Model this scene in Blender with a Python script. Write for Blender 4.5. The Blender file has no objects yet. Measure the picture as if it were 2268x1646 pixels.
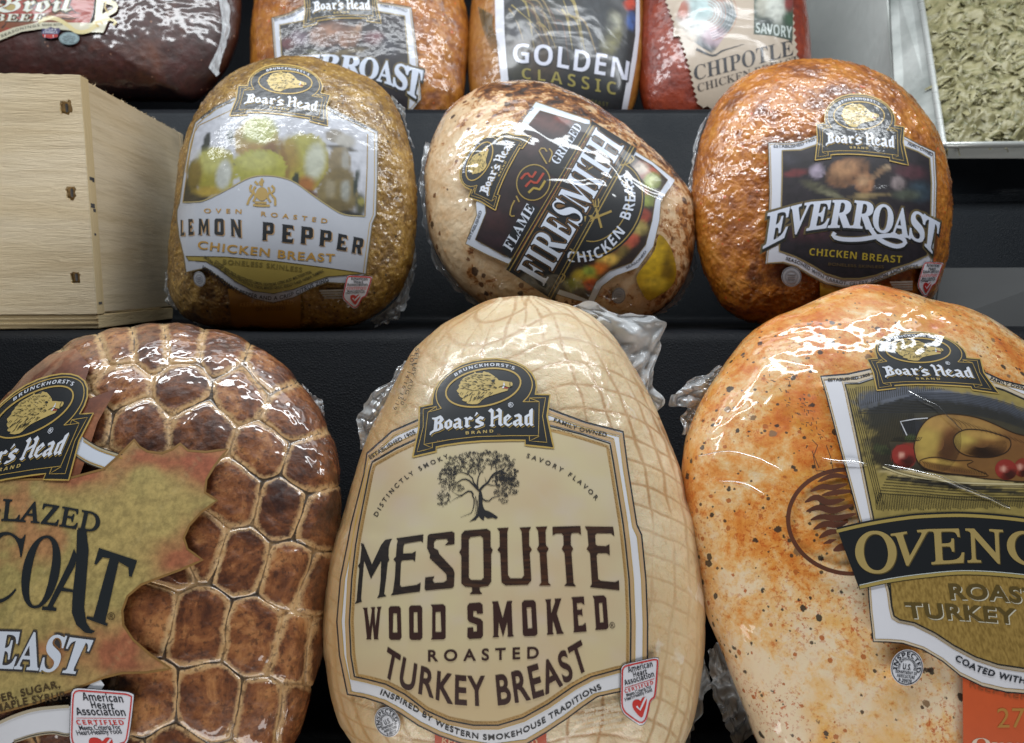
import bpy, bmesh, math, random
import numpy as np
from mathutils import Vector
from mathutils.bvhtree import BVHTree
from mathutils.geometry import tessellate_polygon

R = math.radians
SC = bpy.context.scene
COL = SC.collection
random.seed(7)

# ------------------------------------------------------------------ camera
W, H, F = 2268.0, 1646.0, 1574.0          # photo frame in units and its focal length in the same units
TILT = R(7.2)
EYE = np.array((0.0, 0.0, 0.35))
RIGHT = np.array((1.0, 0.0, 0.0))
FWD = np.array((0.0, math.cos(TILT), -math.sin(TILT)))
UP = np.array((0.0, math.sin(TILT), math.cos(TILT)))
cam = bpy.data.cameras.new('camera')
cam.sensor_width = 36.0
cam.lens = 36.0 * F / W
cam.clip_start, cam.clip_end = 0.01, 60.0
cam.dof.use_dof = True
cam.dof.focus_distance = 0.375
cam.dof.aperture_fstop = 12.0
camo = bpy.data.objects.new('camera', cam)
camo.location = EYE
camo.rotation_euler = (R(90) - TILT, 0, 0)
COL.objects.link(camo)
SC.camera = camo

# ------------------------------------------------------------------ light
world = bpy.data.worlds.new('World')
SC.world = world
world.use_nodes = True
world.node_tree.nodes['Background'].inputs[0].default_value = (0.80, 0.88, 1.0, 1)
world.node_tree.nodes['Background'].inputs[1].default_value = 0.035

def strip(name, loc, target, sx, sy, power, col):
    l = bpy.data.lights.new(name, 'AREA')
    l.shape = 'RECTANGLE'
    l.size, l.size_y, l.energy, l.color = sx, sy, power, col
    o = bpy.data.objects.new(name, l)
    o.location = loc
    o.rotation_euler = (Vector(target) - Vector(loc)).to_track_quat('-Z', 'Y').to_euler()
    COL.objects.link(o)
    return o

strip('case_front_lamp', (0.0, 0.385, 0.93), (0.0, 0.46, 0.30), 1.5, 0.065, 7.6, (0.93, 0.97, 1.0))
strip('case_top_lamp', (0.0, 0.57, 1.05), (0.0, 0.68, 0.45), 1.5, 0.12, 2.2, (0.93, 0.97, 1.0))
strip('low_front_fill', (0.0, -0.30, -0.20), (0.0, 0.38, 0.20), 1.6, 0.20, 6.2, (1.0, 0.98, 0.95))  # added fill, standing in for ambient light from low in front

SC.view_settings.view_transform = 'Standard'
SC.view_settings.look = 'None'
SC.view_settings.gamma = 1.0
SC.view_settings.exposure = 0.0
SC.view_settings.use_curve_mapping = False
SC.cycles.max_bounces = 6
SC.cycles.transparent_max_bounces = 16
SC.cycles.caustics_reflective = False
SC.cycles.caustics_refractive = False

# ------------------------------------------------------------------ helpers
def at(px, py, d):
    """a point of the place: frame units and the distance along the view"""
    px, py, d = np.asarray(px, float), np.asarray(py, float), np.asarray(d, float)
    return (EYE + RIGHT * ((px - W / 2) / F * d)[..., None] + UP * ((H / 2 - py) / F * d)[..., None] + FWD * d[..., None])

def frame_of(p):
    q = p - EYE
    d = q @ FWD
    return W / 2 + (q @ RIGHT) / d * F, H / 2 - (q @ UP) / d * F

def lin(h):
    c = [int(h[i:i + 2], 16) / 255 for i in (0, 2, 4)]
    return tuple(x / 12.92 if x <= 0.04045 else ((x + 0.055) / 1.055) ** 2.4 for x in c)

_T = np.random.RandomState(3).rand(8192)
def vnoise(p, seed=0):
    i = np.floor(p).astype(np.int64)
    f = p - i
    f = f * f * (3 - 2 * f)
    out = 0
    for a in (0, 1):
        for b in (0, 1):
            for c in (0, 1):
                h = ((i[:, 0] + a) * 73856093) ^ ((i[:, 1] + b) * 19349663) ^ ((i[:, 2] + c) * 83492791) ^ (seed * 2654435)
                w = (f[:, 0] if a else 1 - f[:, 0]) * (f[:, 1] if b else 1 - f[:, 1]) * (f[:, 2] if c else 1 - f[:, 2])
                out = out + w * _T[h & 8191]
    return out * 2 - 1

def fbm(p, octv=4, seed=0):
    o, a = 0, 1.0
    for k in range(octv):
        o = o + a * vnoise(p * 2 ** k, seed + k)
        a *= 0.5
    return o / 1.8

def smooth(pts, n=160, closed=False):
    """Catmull-Rom through pts, resampled evenly by length"""
    p = np.asarray(pts, float)
    if len(p) == 2 and not closed:
        t = np.linspace(0, 1, n)[:, None]
        return p[0] * (1 - t) + p[1] * t
    q = np.vstack([p[-1], p, p[0], p[1]]) if closed else np.vstack([2 * p[0] - p[1], p, 2 * p[-1] - p[-2]])
    out = []
    m = 14
    for k in range(1, len(q) - 2):
        t = np.linspace(0, 1, m, endpoint=False)[:, None]
        a, b, c, d = q[k - 1], q[k], q[k + 1], q[k + 2]
        out.append(0.5 * ((2 * b) + (c - a) * t + (2 * a - 5 * b + 4 * c - d) * t ** 2 + (3 * b - a - 3 * c + d) * t ** 3))
    out.append(q[-2][None])
    s = np.vstack(out)
    l = np.concatenate([[0], np.cumsum(np.linalg.norm(np.diff(s, axis=0), axis=1))])
    u = np.linspace(0, l[-1], n)
    return np.stack([np.interp(u, l, s[:, 0]), np.interp(u, l, s[:, 1])], 1)

def X(ox, oy, s):
    return lambda pts: [(ox + s * a, oy + s * b) for a, b in pts]

# frames of reference the drawings on the wrappers are written in
CA = X(354.4, 121.8, .37008)
CB = X(908.1, 166.1, .33644)
CC = X(1495.0, 110.7, .36999)
CD = X(0, 692.1, .57936)
CE = X(692.1, 636.8, .39062)
CF = X(692.1, 1107.4, .39062)
CG = X(1467.3, 609.1, .62995)
CH = X(0, 0, .24414)
CI = X(498.3, 0, .24414)
CJ = X(996.7, 0, .26856)
CK = X(1439.6, 0, .36523)
CL = X(387.6, 332.3, .21864)
CM = X(775.2, 1152.0, .27343)
CN = X(775.2, 1318.1, .27343)
CT = X(941.3, 974.8, .12109)
BD = X(908.1, 786.4, .14799)
HB = X(1273.5, 1417.8, .13862)
CO = X(3300 * .55371, 1450 * .55384, .21862)
CQ = X(3100 * .55371, 2000 * .55384, .32690)
CR = X(0, 1190.8, .27646)
CS = X(0, 803.0, .26910)

def homog(src, dst):
    """least-squares projective map"""
    A = []
    for (x, y), (u, v) in zip(src, dst):
        A.append([x, y, 1, 0, 0, 0, -u * x, -u * y, -u])
        A.append([0, 0, 0, x, y, 1, -v * x, -v * y, -v])
    A = np.array(A, float)
    sc = np.abs(A).max(0); sc[sc == 0] = 1
    h = np.linalg.svd(A / sc)[2][-1] / sc
    Hm = h.reshape(3, 3)
    def f(p):
        p = np.asarray(p, float)
        q = np.c_[p, np.ones(len(p))] @ Hm.T
        return q[:, :2] / q[:, 2:3]
    return f

def affine(src, dst):
    A = np.c_[np.asarray(src, float), np.ones(len(src))]
    M_ = np.linalg.lstsq(A, np.asarray(dst, float), rcond=None)[0]
    return lambda p: np.c_[np.asarray(p, float), np.ones(len(p))] @ M_

# ------------------------------------------------------------------ materials
class NT:
    def __init__(s, name):
        s.m = bpy.data.materials.new(name)
        s.m.use_nodes = True
        s.t = s.m.node_tree
        s.p = s.t.nodes['Principled BSDF']
        s.out = s.t.nodes['Material Output']
    def n(s, typ, props=None, **kw):
        nd = s.t.nodes.new(typ)
        for k, v in (props or {}).items():
            setattr(nd, k, v)
        for k, v in kw.items():
            s.set(nd, k.replace('_', ' '), v)
        return nd
    def set(s, nd, key, v):
        i = nd.inputs[key] if not isinstance(key, int) else nd.inputs[key]
        if isinstance(v, bpy.types.NodeSocket):
            s.t.links.new(v, i)
        elif isinstance(v, bpy.types.Node):
            s.t.links.new(v.outputs[0], i)
        else:
            i.default_value = v
    def co(s):
        return s.n('ShaderNodeTexCoord').outputs['Object']
    def mapped(s, scale, rot=(0, 0, 0)):
        nd = s.n('ShaderNodeMapping', Vector=s.co())
        nd.inputs['Scale'].default_value = scale
        nd.inputs['Rotation'].default_value = rot
        return nd.outputs[0]
    def noise(s, scale, detail=4, rough=.55, dist=0., vec=None):
        return s.n('ShaderNodeTexNoise', Vector=vec or s.co(), Scale=float(scale), Detail=float(detail), Roughness=rough, Distortion=dist).outputs[0]
    def voro(s, scale, feature='F1', vec=None, rnd=1.0):
        return s.n('ShaderNodeTexVoronoi', {'feature': feature}, Vector=vec or s.co(), Scale=float(scale), Randomness=rnd)
    def ramp(s, fac, *stops, interp='LINEAR'):
        nd = s.n('ShaderNodeValToRGB', Fac=fac)
        nd.color_ramp.interpolation = interp
        e = nd.color_ramp.elements
        while len(e) < len(stops):
            e.new(0.5)
        for k, (pos, c) in enumerate(stops):
            e[k].position = pos
            c = lin(c) if isinstance(c, str) else ((c, c, c) if not isinstance(c, tuple) else c)
            e[k].color = (*c, 1)
        return nd.outputs[0]
    def mix(s, fac, a, b, mode='MIX'):
        nd = s.n('ShaderNodeMix', {'data_type': 'RGBA', 'blend_type': mode})
        for k, v in ((0, fac), (6, a), (7, b)):
            if isinstance(v, str):
                v = (*lin(v), 1)
            s.set(nd, k, v)
        return nd.outputs[2]
    def math(s, op, a, b=0.5, clamp=False):
        nd = s.n('ShaderNodeMath', {'operation': op, 'use_clamp': clamp})
        s.set(nd, 0, a)
        s.set(nd, 1, b)
        return nd.outputs[0]
    def attr(s, name):
        return s.n('ShaderNodeAttribute', {'attribute_name': name})
    def bump(s, h, strength=.3, dist=.002, normal=None):
        nd = s.n('ShaderNodeBump', Strength=strength, Distance=dist, Height=h)
        if normal is not None:
            s.set(nd, 'Normal', normal)
        return nd.outputs[0]
    def film(s, amount=1.0, coat=1.0, rough=.07, grain=0.0, folds=.17):
        """the clear tight wrapper over meat and print: a coat with its own soft wrinkles"""
        a = s.noise(15, 2.4, .5, 1.3)
        c = s.n('ShaderNodeTexNoise', {'noise_type': 'RIDGED_MULTIFRACTAL'}, Vector=s.mapped((9, 15, 21), (.4, .9, .3)), Scale=1.0, Detail=1.0).outputs[0]
        h = s.math('ADD', s.math('MULTIPLY', a, 1.0), s.math('MULTIPLY', c, .10))
        fold = s.ramp(s.n('ShaderNodeTexNoise', {'noise_type': 'RIDGED_MULTIFRACTAL'}, Vector=s.mapped((22, 30, 40), (1.1, .3, .7)), Scale=1.0, Detail=0.0, Distortion=1.0).outputs[0], (.80, 0.0), (1.0, 1.0))
        gate = s.ramp(s.noise(8, 2), (.44, 0.0), (.57, 1.0))
        h = s.math('ADD', h, s.math('MULTIPLY', s.math('MULTIPLY', fold, gate), folds))
        nrm = s.bump(h, .5 * amount, .012)
        if grain:
            nrm = s.bump(s.noise(190, 2, .5), grain, .0022, nrm)
        s.p.inputs['Coat Weight'].default_value = coat
        s.p.inputs['Coat Roughness'].default_value = rough
        s.p.inputs['Coat IOR'].default_value = 1.5
        s.set(s.p, 'Coat Normal', nrm)
        return nrm

FILM = {}
_MC = {}
def ink(h, film='plain', var=.06, name=None, metal=0.0):
    """printed colour on the wrapper"""
    key = (h, film, var, metal)
    if key in _MC:
        return _MC[key]
    t = NT(name or 'print_' + h)
    c = lin(h)
    if var:
        f = t.noise(60, 4, .6)
        t.set(t.p, 'Base Color', t.mix(t.ramp(f, (.25, 0.0), (.75, 1.0)), tuple(x * (1 - var) for x in c) + (1,), tuple(min(1, x * (1 + var)) for x in c) + (1,)))
    else:
        t.p.inputs['Base Color'].default_value = (*c, 1)
    t.p.inputs['Roughness'].default_value = .5
    t.p.inputs['Metallic'].default_value = metal
    t.film(*FILM.get(film, (1.0, 1.0, .08, 0.0)))
    _MC[key] = t.m
    return t.m

def painted(film='plain', name='print_picture', grain=None, base=None):
    key = ('painted', film, grain, base)
    if key in _MC:
        return _MC[key]
    t = NT(name)
    c = t.attr('Col').outputs['Color']
    if grain:
        g = t.noise(grain, 3, .7)
        c = t.mix(.35, c, t.ramp(g, (.35, .15), (.65, .85)), 'OVERLAY')
    t.set(t.p, 'Base Color', c)
    t.p.inputs['Roughness'].default_value = .5
    t.film(*FILM.get(film, (1.0, 1.0, .08, 0.0)))
    _MC[key] = t.m
    return t.m

# ------------------------------------------------------------------ lettering
_FB = {'serif': (0x1D400, 0x1D7CE), 'bold': (0x1D5D4, 0x1D7EC), 'frak': (0x1D56C, None), 'ital': (0x1D468, None), 'thin': (0x1D434, None), 'sans': (None, None)}
_TC = {}
def _conv(body, font):
    b, d = _FB[font]
    out = ''
    for ch in body:
        if b and 'A' <= ch <= 'Z': out += chr(b + ord(ch) - 65)
        elif b and 'a' <= ch <= 'z': out += chr(b + 26 + ord(ch) - 97)
        elif d and ch.isdigit(): out += chr(d + int(ch))
        else: out += ch
    return out

def glyphs(body, font='sans', off=0.0, sp=1.0, shear=0.0):
    key = (body, font, off, sp, shear)
    if key in _TC:
        return _TC[key]
    c = bpy.data.curves.new('lettering', 'FONT')
    c.body = _conv(body, font)
    c.offset, c.space_character, c.shear, c.resolution_u = off, sp, (-.285 if font == 'thin' else shear), 5
    o = bpy.data.objects.new('lettering', c)
    COL.objects.link(o)
    bpy.context.view_layer.update()
    m = o.evaluated_get(bpy.context.evaluated_depsgraph_get()).to_mesh()
    m.calc_loop_triangles()
    v = np.array([x.co[:2] for x in m.vertices], float).reshape(-1, 2)
    t = [tuple(x.vertices) for x in m.loop_triangles]
    bpy.data.objects.remove(o)
    bpy.data.curves.remove(c)
    _TC[key] = (v, t)
    return v, t

_CAP = {}
def cap(font):
    if font not in _CAP:
        _CAP[font] = glyphs('H' if font != 'frak' else 'B', font)[0][:, 1].max()
    return _CAP[font]

def offset_line(base, h):
    b = smooth(base, 80)
    t = np.gradient(b, axis=0)
    t /= np.linalg.norm(t, axis=1)[:, None]
    return b + np.stack([t[:, 1], -t[:, 0]], 1) * h

# ------------------------------------------------------------------ objects
def tag(o, label, cat, group=None, kind=None):
    if label: o['label'] = label
    if cat: o['category'] = cat
    if group: o['group'] = group
    if kind: o['kind'] = kind

def mesh_obj(name, V, Fs, mats, parent=None, base=None, mi=None, shade=True, normals=None):
    me = bpy.data.meshes.new(name)
    V = np.asarray(V, float)
    if base is not None:
        V = V - base
    me.from_pydata(V.tolist(), [], Fs)
    for m in mats:
        me.materials.append(m)
    if mi is not None:
        me.polygons.foreach_set('material_index', np.asarray(mi, np.int32))
    if shade:
        me.polygons.foreach_set('use_smooth', np.ones(len(me.polygons), bool))
    me.update()
    if normals is not None:
        me.normals_split_custom_set_from_vertices(np.asarray(normals).tolist())
    o = bpy.data.objects.new(name, me)
    COL.objects.link(o)
    if parent is not None:
        o.parent = parent
    elif base is not None:
        o.location = base
    return o

def empty(name, loc):
    o = bpy.data.objects.new(name, None)
    o.empty_display_size = .02
    o.location = loc
    COL.objects.link(o)
    return o

class Loaf:
    """a rounded wrapped piece of meat: an outline in a leaning plane, bulging to the front and back"""
    def __init__(s, name, outline, centre, d0, lean, front, back, ex=.86, ey=.92, disp=None, margin=.001, nt=560, nf=190, pattern=None, flat=0.0):
        s.name, s.margin = name, margin
        cx, cy = centre
        o = smooth(outline, 900, True)
        ang = np.arctan2(o[:, 1] - cy, o[:, 0] - cx)
        rad = np.hypot(o[:, 1] - cy, o[:, 0] - cx)
        k = np.argsort(ang)
        ang, rad = ang[k], rad[k]
        ang = np.concatenate([ang - 2 * np.pi, ang, ang + 2 * np.pi])
        rad = np.concatenate([rad, rad, rad])
        c3 = at(cx, cy, d0)
        s.c3 = c3
        nrm = (EYE - c3) / np.linalg.norm(EYE - c3)
        def surf(nt, nf, nb):
            th = np.linspace(-np.pi, np.pi, nt, endpoint=False)
            r = np.interp(th, ang, rad)
            ph = np.concatenate([np.linspace(.004, np.pi / 2, nf), np.linspace(np.pi / 2, np.pi - .01, nb)[1:]])
            sn, cs = np.sin(ph), np.cos(ph)
            q = np.clip(sn, 0, 1) ** ex
            dep = np.where(cs >= 0, front, back) * np.sign(cs) * np.abs(cs) ** ey
            px = cx + (q[:, None] * (r * np.cos(th))[None])
            py = cy + (q[:, None] * (r * np.sin(th))[None])
            d = d0 + lean * (cy - py) / F * d0
            p = at(px, py, d) + nrm * dep[:, None, None]
            du = np.roll(p, -1, 1) - np.roll(p, 1, 1)
            dv = np.gradient(p, axis=0)
            n = np.cross(dv, du)
            n /= np.maximum(np.linalg.norm(n, axis=2, keepdims=True), 1e-12)
            if np.sum(n[nf // 2] * (p[nf // 2] - c3)) < 0:
                n = -n
            return p, n
        # wrapper surface the print lies on
        p, n = surf(300, 110, 40)
        ns, nr = p.shape[1], p.shape[0]
        s.fv = (p + n * margin).reshape(-1, 3)
        s.fn = n.reshape(-1, 3)
        tri = []
        for j in range(nr - 1):
            for i in range(ns):
                a, b = j * ns + i, j * ns + (i + 1) % ns
                tri += [(a, b, b + ns), (a, b + ns, a + ns)]
        for i in range(1, ns - 1):
            tri.append((0, i, i + 1))
        s.tri = tri
        s.bvh = BVHTree.FromPolygons(s.fv.tolist(), tri)
        # the meat itself
        p, n = surf(nt, nf, 50)
        P3, N3 = p.reshape(-1, 3), n.reshape(-1, 3)
        fx, fy = frame_of(P3)
        s.fx, s.fy = fx, fy
        pat = pattern(fx, fy, P3) if pattern else {}
        s.pat = pat
        if disp is not None:
            P3 = P3 + N3 * disp(fx, fy, P3, pat)[:, None]
        nr, ns = p.shape[0], p.shape[1]
        j, i = np.meshgrid(np.arange(nr - 1), np.arange(ns), indexing='ij')
        a = (j * ns + i).ravel()
        b = (j * ns + (i + 1) % ns).ravel()
        faces = np.stack([a, b, b + ns, a + ns], 1).tolist()
        faces.append(list(range(ns))[::-1])
        faces.append(list(range((nr - 1) * ns, nr * ns)))
        s.P3, s.faces = P3, faces
        s.base = np.array((c3[0], c3[1], P3[:, 2].min()))
    def build(s, mat, label, cat, group=None, part='meat'):
        s.root = empty(s.name, s.base)
        tag(s.root, label, cat, group)
        s.body = mesh_obj(part, s.P3, s.faces, [mat], s.root, s.base)
        for k, v in s.pat.items():
            at_ = s.body.data.attributes.new(k, 'FLOAT', 'POINT')
            at_.data.foreach_set('value', np.asarray(v, np.float32))
        return s
    def project(s, pts, lift):
        out, nor = np.empty((len(pts), 3)), np.empty((len(pts), 3))
        dirs = FWD + RIGHT * ((pts[:, 0] - W / 2) / F)[:, None] + UP * ((H / 2 - pts[:, 1]) / F)[:, None]
        e = Vector(EYE)
        for k, d in enumerate(dirs):
            loc, _, idx, _ = s.bvh.ray_cast(e, Vector(d))
            if loc is None:
                loc, _, idx, _ = s.bvh.find_nearest(Vector(EYE + d * ((s.c3 - EYE) @ FWD)))
            i, j, l = s.tri[idx]
            A, B, C_ = s.fv[i], s.fv[j], s.fv[l]
            q = np.array(loc)
            v0, v1, v2 = B - A, C_ - A, q - A
            d00, d01, d11, d20, d21 = v0 @ v0, v0 @ v1, v1 @ v1, v2 @ v0, v2 @ v1
            den = d00 * d11 - d01 * d01
            v = (d11 * d20 - d01 * d21) / den if abs(den) > 1e-24 else 0
            w = (d00 * d21 - d01 * d20) / den if abs(den) > 1e-24 else 0
            n = s.fn[i] * (1 - v - w) + s.fn[j] * v + s.fn[l] * w
            n = n / np.linalg.norm(n)
            out[k], nor[k] = q + n * lift[k], n
        return out, nor

class Part:
    """print on a loaf's wrapper, drawn flat and laid onto the wrapper's curved surface"""
    def __init__(s, loaf, name, parent=None, step=26):
        s.l, s.name, s.step = loaf, name, step
        s.parent = parent
        s.ch, s.mats, s.k = [], [], 0
        s.line, s.hold = '', None
    def _mi(s, m):
        if m not in s.mats:
            s.mats.append(m)
        return s.mats.index(m)
    def raw(s, V, T, mat, layer, col=None):
        s.ch.append((np.asarray(V, float), T, s._mi(mat), layer, col, s.hold or s.line))
    def cut(s, V, T, step):
        lo, hi = V.min(0), V.max(0)
        if max(hi - lo) < step * 1.2:
            return V, T
        bm = bmesh.new()
        vs = [bm.verts.new((a, b, 0)) for a, b in V]
        for t in T:
            try: bm.faces.new([vs[i] for i in t])
            except ValueError: pass
        for ax in (0, 1):
            k = math.ceil(lo[ax] / step) * step
            while k < hi[ax]:
                bmesh.ops.bisect_plane(bm, geom=bm.verts[:] + bm.edges[:] + bm.faces[:], dist=1e-4,
                                       plane_co=(k, 0, 0) if ax == 0 else (0, k, 0), plane_no=(1, 0, 0) if ax == 0 else (0, 1, 0))
                k += step
        bmesh.ops.triangulate(bm, faces=bm.faces[:])
        bm.verts.index_update()
        V2 = np.array([v.co[:2] for v in bm.verts])
        T2 = [tuple(v.index for v in f.verts) for f in bm.faces]
        bm.free()
        return V2, T2
    def poly(s, pts, mat, layer=0, holes=(), step=None, col=None):
        rings = [[Vector((a, b, 0)) for a, b in r] for r in (pts, *holes)]
        T = [t for t in tessellate_polygon(rings)]
        V = np.array([v[:2] for r in rings for v in r])
        V, T = s.cut(V, T, step or s.step)
        s.raw(V, T, mat, layer, col)
    def stroke(s, pts, w, mat, layer=0, closed=False, taper=False, sm=True, n=None):
        p = np.asarray(pts, float)
        if closed:
            p = np.vstack([p, p[:1]])
        if sm and len(p) > 2:
            p = smooth(p, n or max(8, int(np.linalg.norm(np.diff(p, axis=0), axis=1).sum() / 7)))
        else:
            q = [p[0]]
            for a, b in zip(p[:-1], p[1:]):
                m = max(1, int(np.linalg.norm(b - a) / 14))
                q += [a + (b - a) * (k + 1) / m for k in range(m)]
            p = np.array(q)
        t = np.gradient(p, axis=0)
        if closed:
            t[0] = t[-1] = p[1] - p[-2]
        if not sm:
            t = np.vstack([p[1:2] - p[0:1], p[2:] - p[:-2], p[-1:] - p[-2:-1]])
        t /= np.maximum(np.linalg.norm(t, axis=1), 1e-9)[:, None]
        nn = np.stack([-t[:, 1], t[:, 0]], 1)
        ww = np.full(len(p), w / 2)
        if taper:
            ww = ww * (1 - .85 * np.linspace(0, 1, len(p))) if taper != 'both' else ww * np.sin(np.linspace(.06, np.pi - .06, len(p))) ** .55
        a, b = p + nn * ww[:, None], p - nn * ww[:, None]
        V = np.empty((2 * len(p), 2)); V[0::2], V[1::2] = a, b
        T = []
        for k in range(len(p) - 1):
            T += [(2 * k, 2 * k + 1, 2 * k + 3), (2 * k, 2 * k + 3, 2 * k + 2)]
        s.k += 1
        s.raw(V, T, mat, layer + .02 * (s.k % 23))
    def ring(s, c, rx, ry, ang, w, mat, layer):
        th = np.linspace(0, 2 * np.pi, 40, endpoint=False)
        s.stroke(ell(c, rx, ry, ang, th), w, mat, layer, closed=True)
    def disc(s, c, rx, ry, ang, mat, layer, n=36):
        s.poly(ell(c, rx, ry, ang, np.linspace(0, 2 * np.pi, n, endpoint=False)).tolist(), mat, layer)
    def text(s, body, bottom, top, mat, layer=3, font='sans', off=0.0, sp=1.0, f=None, shift=(0, 0)):
        s.line = body if 'lettering' in s.name or s.name == 'date_code' else ''
        V, T = glyphs(body, font, off, sp)
        V0 = glyphs(body, font, 0.0, sp)[0]
        x0, x1, ch = V0[:, 0].min(), V0[:, 0].max(), cap(font)
        u, t = (V[:, 0] - x0) / (x1 - x0), V[:, 1] / ch
        n = 120
        b = smooth(bottom, n)
        tp = offset_line(bottom, top) if not hasattr(top, '__len__') else np.asarray(top, float)
        tp = smooth(tp, n)
        g = np.linspace(0, 1, n)
        def ev(c, uu):
            r = np.stack([np.interp(uu, g, c[:, 0]), np.interp(uu, g, c[:, 1])], 1)
            lo, hi = uu < 0, uu > 1
            r[lo] += (uu[lo])[:, None] * (c[1] - c[0]) * n
            r[hi] += (uu[hi] - 1)[:, None] * (c[-1] - c[-2]) * n
            return r
        q = ev(b, u) * (1 - t)[:, None] + ev(tp, u) * t[:, None] + np.array(shift)
        if f is not None:
            q = f(q)
        q, T = s.cut(q, T, s.step)
        s.raw(q, T, mat, layer)
        s.line = ''
    def letters(s, body, bounds, bottom, top, mat, layer, font='serif', off=0.0, shift=(0, 0), gap=.06):
        """lettering whose letters each take their own stretch of the line"""
        b, t = smooth(bottom, 240), smooth(top, 240)
        g = np.linspace(0, 1, 240)
        pt = lambda c, u: np.array([np.interp(u, g, c[:, 0]), np.interp(u, g, c[:, 1])])
        s.hold = body
        for k, ch in enumerate(body):
            a, e = bounds[k]
            us = np.linspace(a, e, 5)
            s.text(ch, [pt(b, u) for u in us], [pt(t, u) for u in us], mat, layer, font, off, shift=shift)
        s.hold = None
    def finish(s, f=None):
        o = None
        for g in dict.fromkeys(c[5] for c in s.ch):
            o = s.build_([c for c in s.ch if c[5] == g])
        return o
    def build_(s, chs):
        V, T, mi, lift, C_ = [], [], [], [], []
        n = 0
        hascol = any(c[4] is not None for c in chs)
        for v, t, m, layer, col, _g in chs:
            V.append(v)
            T += [tuple(i + n for i in q) for q in t]
            mi += [m] * len(t)
            lift.append(np.full(len(v), .0003 + layer * .00011))
            if hascol:
                C_.append(col(v[:, 0], v[:, 1]) if col is not None else np.ones((len(v), 3)))
            n += len(v)
        V = np.vstack(V)
        P3, N3 = s.l.project(V, np.concatenate(lift))
        # faces towards the viewer's side of the wrapper
        ar = np.array([T[k] for k in range(len(T))])
        fn = np.cross(P3[ar[:, 1]] - P3[ar[:, 0]], P3[ar[:, 2]] - P3[ar[:, 0]])
        flip = np.sum(fn * N3[ar[:, 0]], 1) < 0
        ar[flip] = ar[flip][:, ::-1]
        par = s.parent if s.parent is not None else s.l.root
        o = mesh_obj(s.name, P3, ar.tolist(), s.mats, par, s.l.base, mi, True, N3)
        if hascol:
            a = o.data.attributes.new('Col', 'FLOAT_COLOR', 'POINT')
            a.data.foreach_set('color', np.c_[np.vstack(C_), np.ones(n)].astype(np.float32).ravel())
        return o

def ell(c, rx, ry, ang, th):
    ca, sa = math.cos(R(ang)), math.sin(R(ang))
    x, y = rx * np.cos(th), ry * np.sin(th)
    return np.stack([c[0] + x * ca - y * sa, c[1] + x * sa + y * ca], 1)

def picture(bg, blobs, noise=.0, nscale=30., seed=1, gain=1.0):
    """a printed picture: soft patches of ink over a ground"""
    bgc = np.array(lin(bg))
    def f(px, py):
        c = np.tile(bgc, (len(px), 1))
        p3 = np.stack([px / nscale, py / nscale, np.zeros_like(px)], 1)
        wob = fbm(p3 * 2, 3, seed + 5) * .12
        for cx, cy, rx, ry, ang, h, soft in blobs:
            ca, sa = math.cos(R(ang)), math.sin(R(ang))
            dx, dy = px - cx, py - cy
            r = np.hypot((dx * ca + dy * sa) / rx, (-dx * sa + dy * ca) / ry) + wob
            a = np.clip((1 + soft - r) / (2 * soft), 0, 1)
            a = (a * a * (3 - 2 * a))[:, None]
            c = c * (1 - a) + np.array(lin(h)) * a
        if noise:
            c = c * np.clip(1 + noise * fbm(p3, 4, seed)[:, None] * 2, .1, 3)
        return c * gain
    return f
# ------------------------------------------------------------------ setting: stepped black case liner
def liner_mat(name, c0, c1, spec):
    t = NT(name)
    v = t.voro(560, 'DISTANCE_TO_EDGE')
    g = t.noise(260, 3, .6)
    h = t.math('ADD', t.math('MINIMUM', v.outputs['Distance'], .5), t.math('MULTIPLY', g, .5))
    t.set(t.p, 'Normal', t.bump(h, .32, .0014))
    f = t.noise(9, 5, .65)
    t.set(t.p, 'Base Color', t.ramp(f, (.3, c0), (.7, c1)))
    t.set(t.p, 'Roughness', t.ramp(t.noise(18, 4), (.3, .48), (.7, .66)))
    t.p.inputs['Specular IOR Level'].default_value = spec
    return t.m

def prof(py, d):
    q = at(W / 2, py, d)
    return np.array((q[1], q[2]))

def rounded(pts, radii, n=7):
    out = []
    for k, p in enumerate(pts):
        r = radii[k]
        if not r:
            out.append(p); continue
        a, b = pts[k - 1] - p, pts[k + 1] - p
        a, b = a / np.linalg.norm(a), b / np.linalg.norm(b)
        for t in np.linspace(0, 1, n):
            out.append((1 - t) ** 2 * (p + a * r) + 2 * t * (1 - t) * p + t * t * (p + b * r))
    return out

e1, e2 = prof(733, .487), prof(239, .668)
base2 = np.array((.632, e1[1] - .002))
lo1 = prof(1900, .395)
zf = .088
lo1 = e1 + (lo1 - e1) * ((zf - e1[1]) / (lo1[1] - e1[1]))
pr = [np.array((.245, -.05)), np.array((.245, zf)), lo1, e1, base2, e2, np.array((1.12, e2[1])), np.array((1.15, 1.5))]
pr = rounded(pr, [0, .006, .006, .009, .006, .008, .01, 0])
def extrude(name, prof_, x0, x1, mat, nx=2):
    xs = np.linspace(x0, x1, nx)
    V = [(x, y, z) for x in xs for y, z in prof_]
    m = len(prof_)
    Fs = [(i * m + k, (i + 1) * m + k, (i + 1) * m + k + 1, i * m + k + 1) for i in range(nx - 1) for k in range(m - 1)]
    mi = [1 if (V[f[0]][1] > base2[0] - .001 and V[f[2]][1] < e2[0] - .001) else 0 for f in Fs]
    return mesh_obj(name, V, Fs, mat, mi=mi)
liner = liner_mat('black_textured_liner', '07090d', '0e1218', .15)
lit_liner = liner_mat('lit_textured_liner', '11161b', '181e24', .26)  # lighter copy of the liner: the upper riser's light put into its colour
o = extrude('shelf', pr, -1.1, 1.1, [liner, lit_liner])
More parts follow.
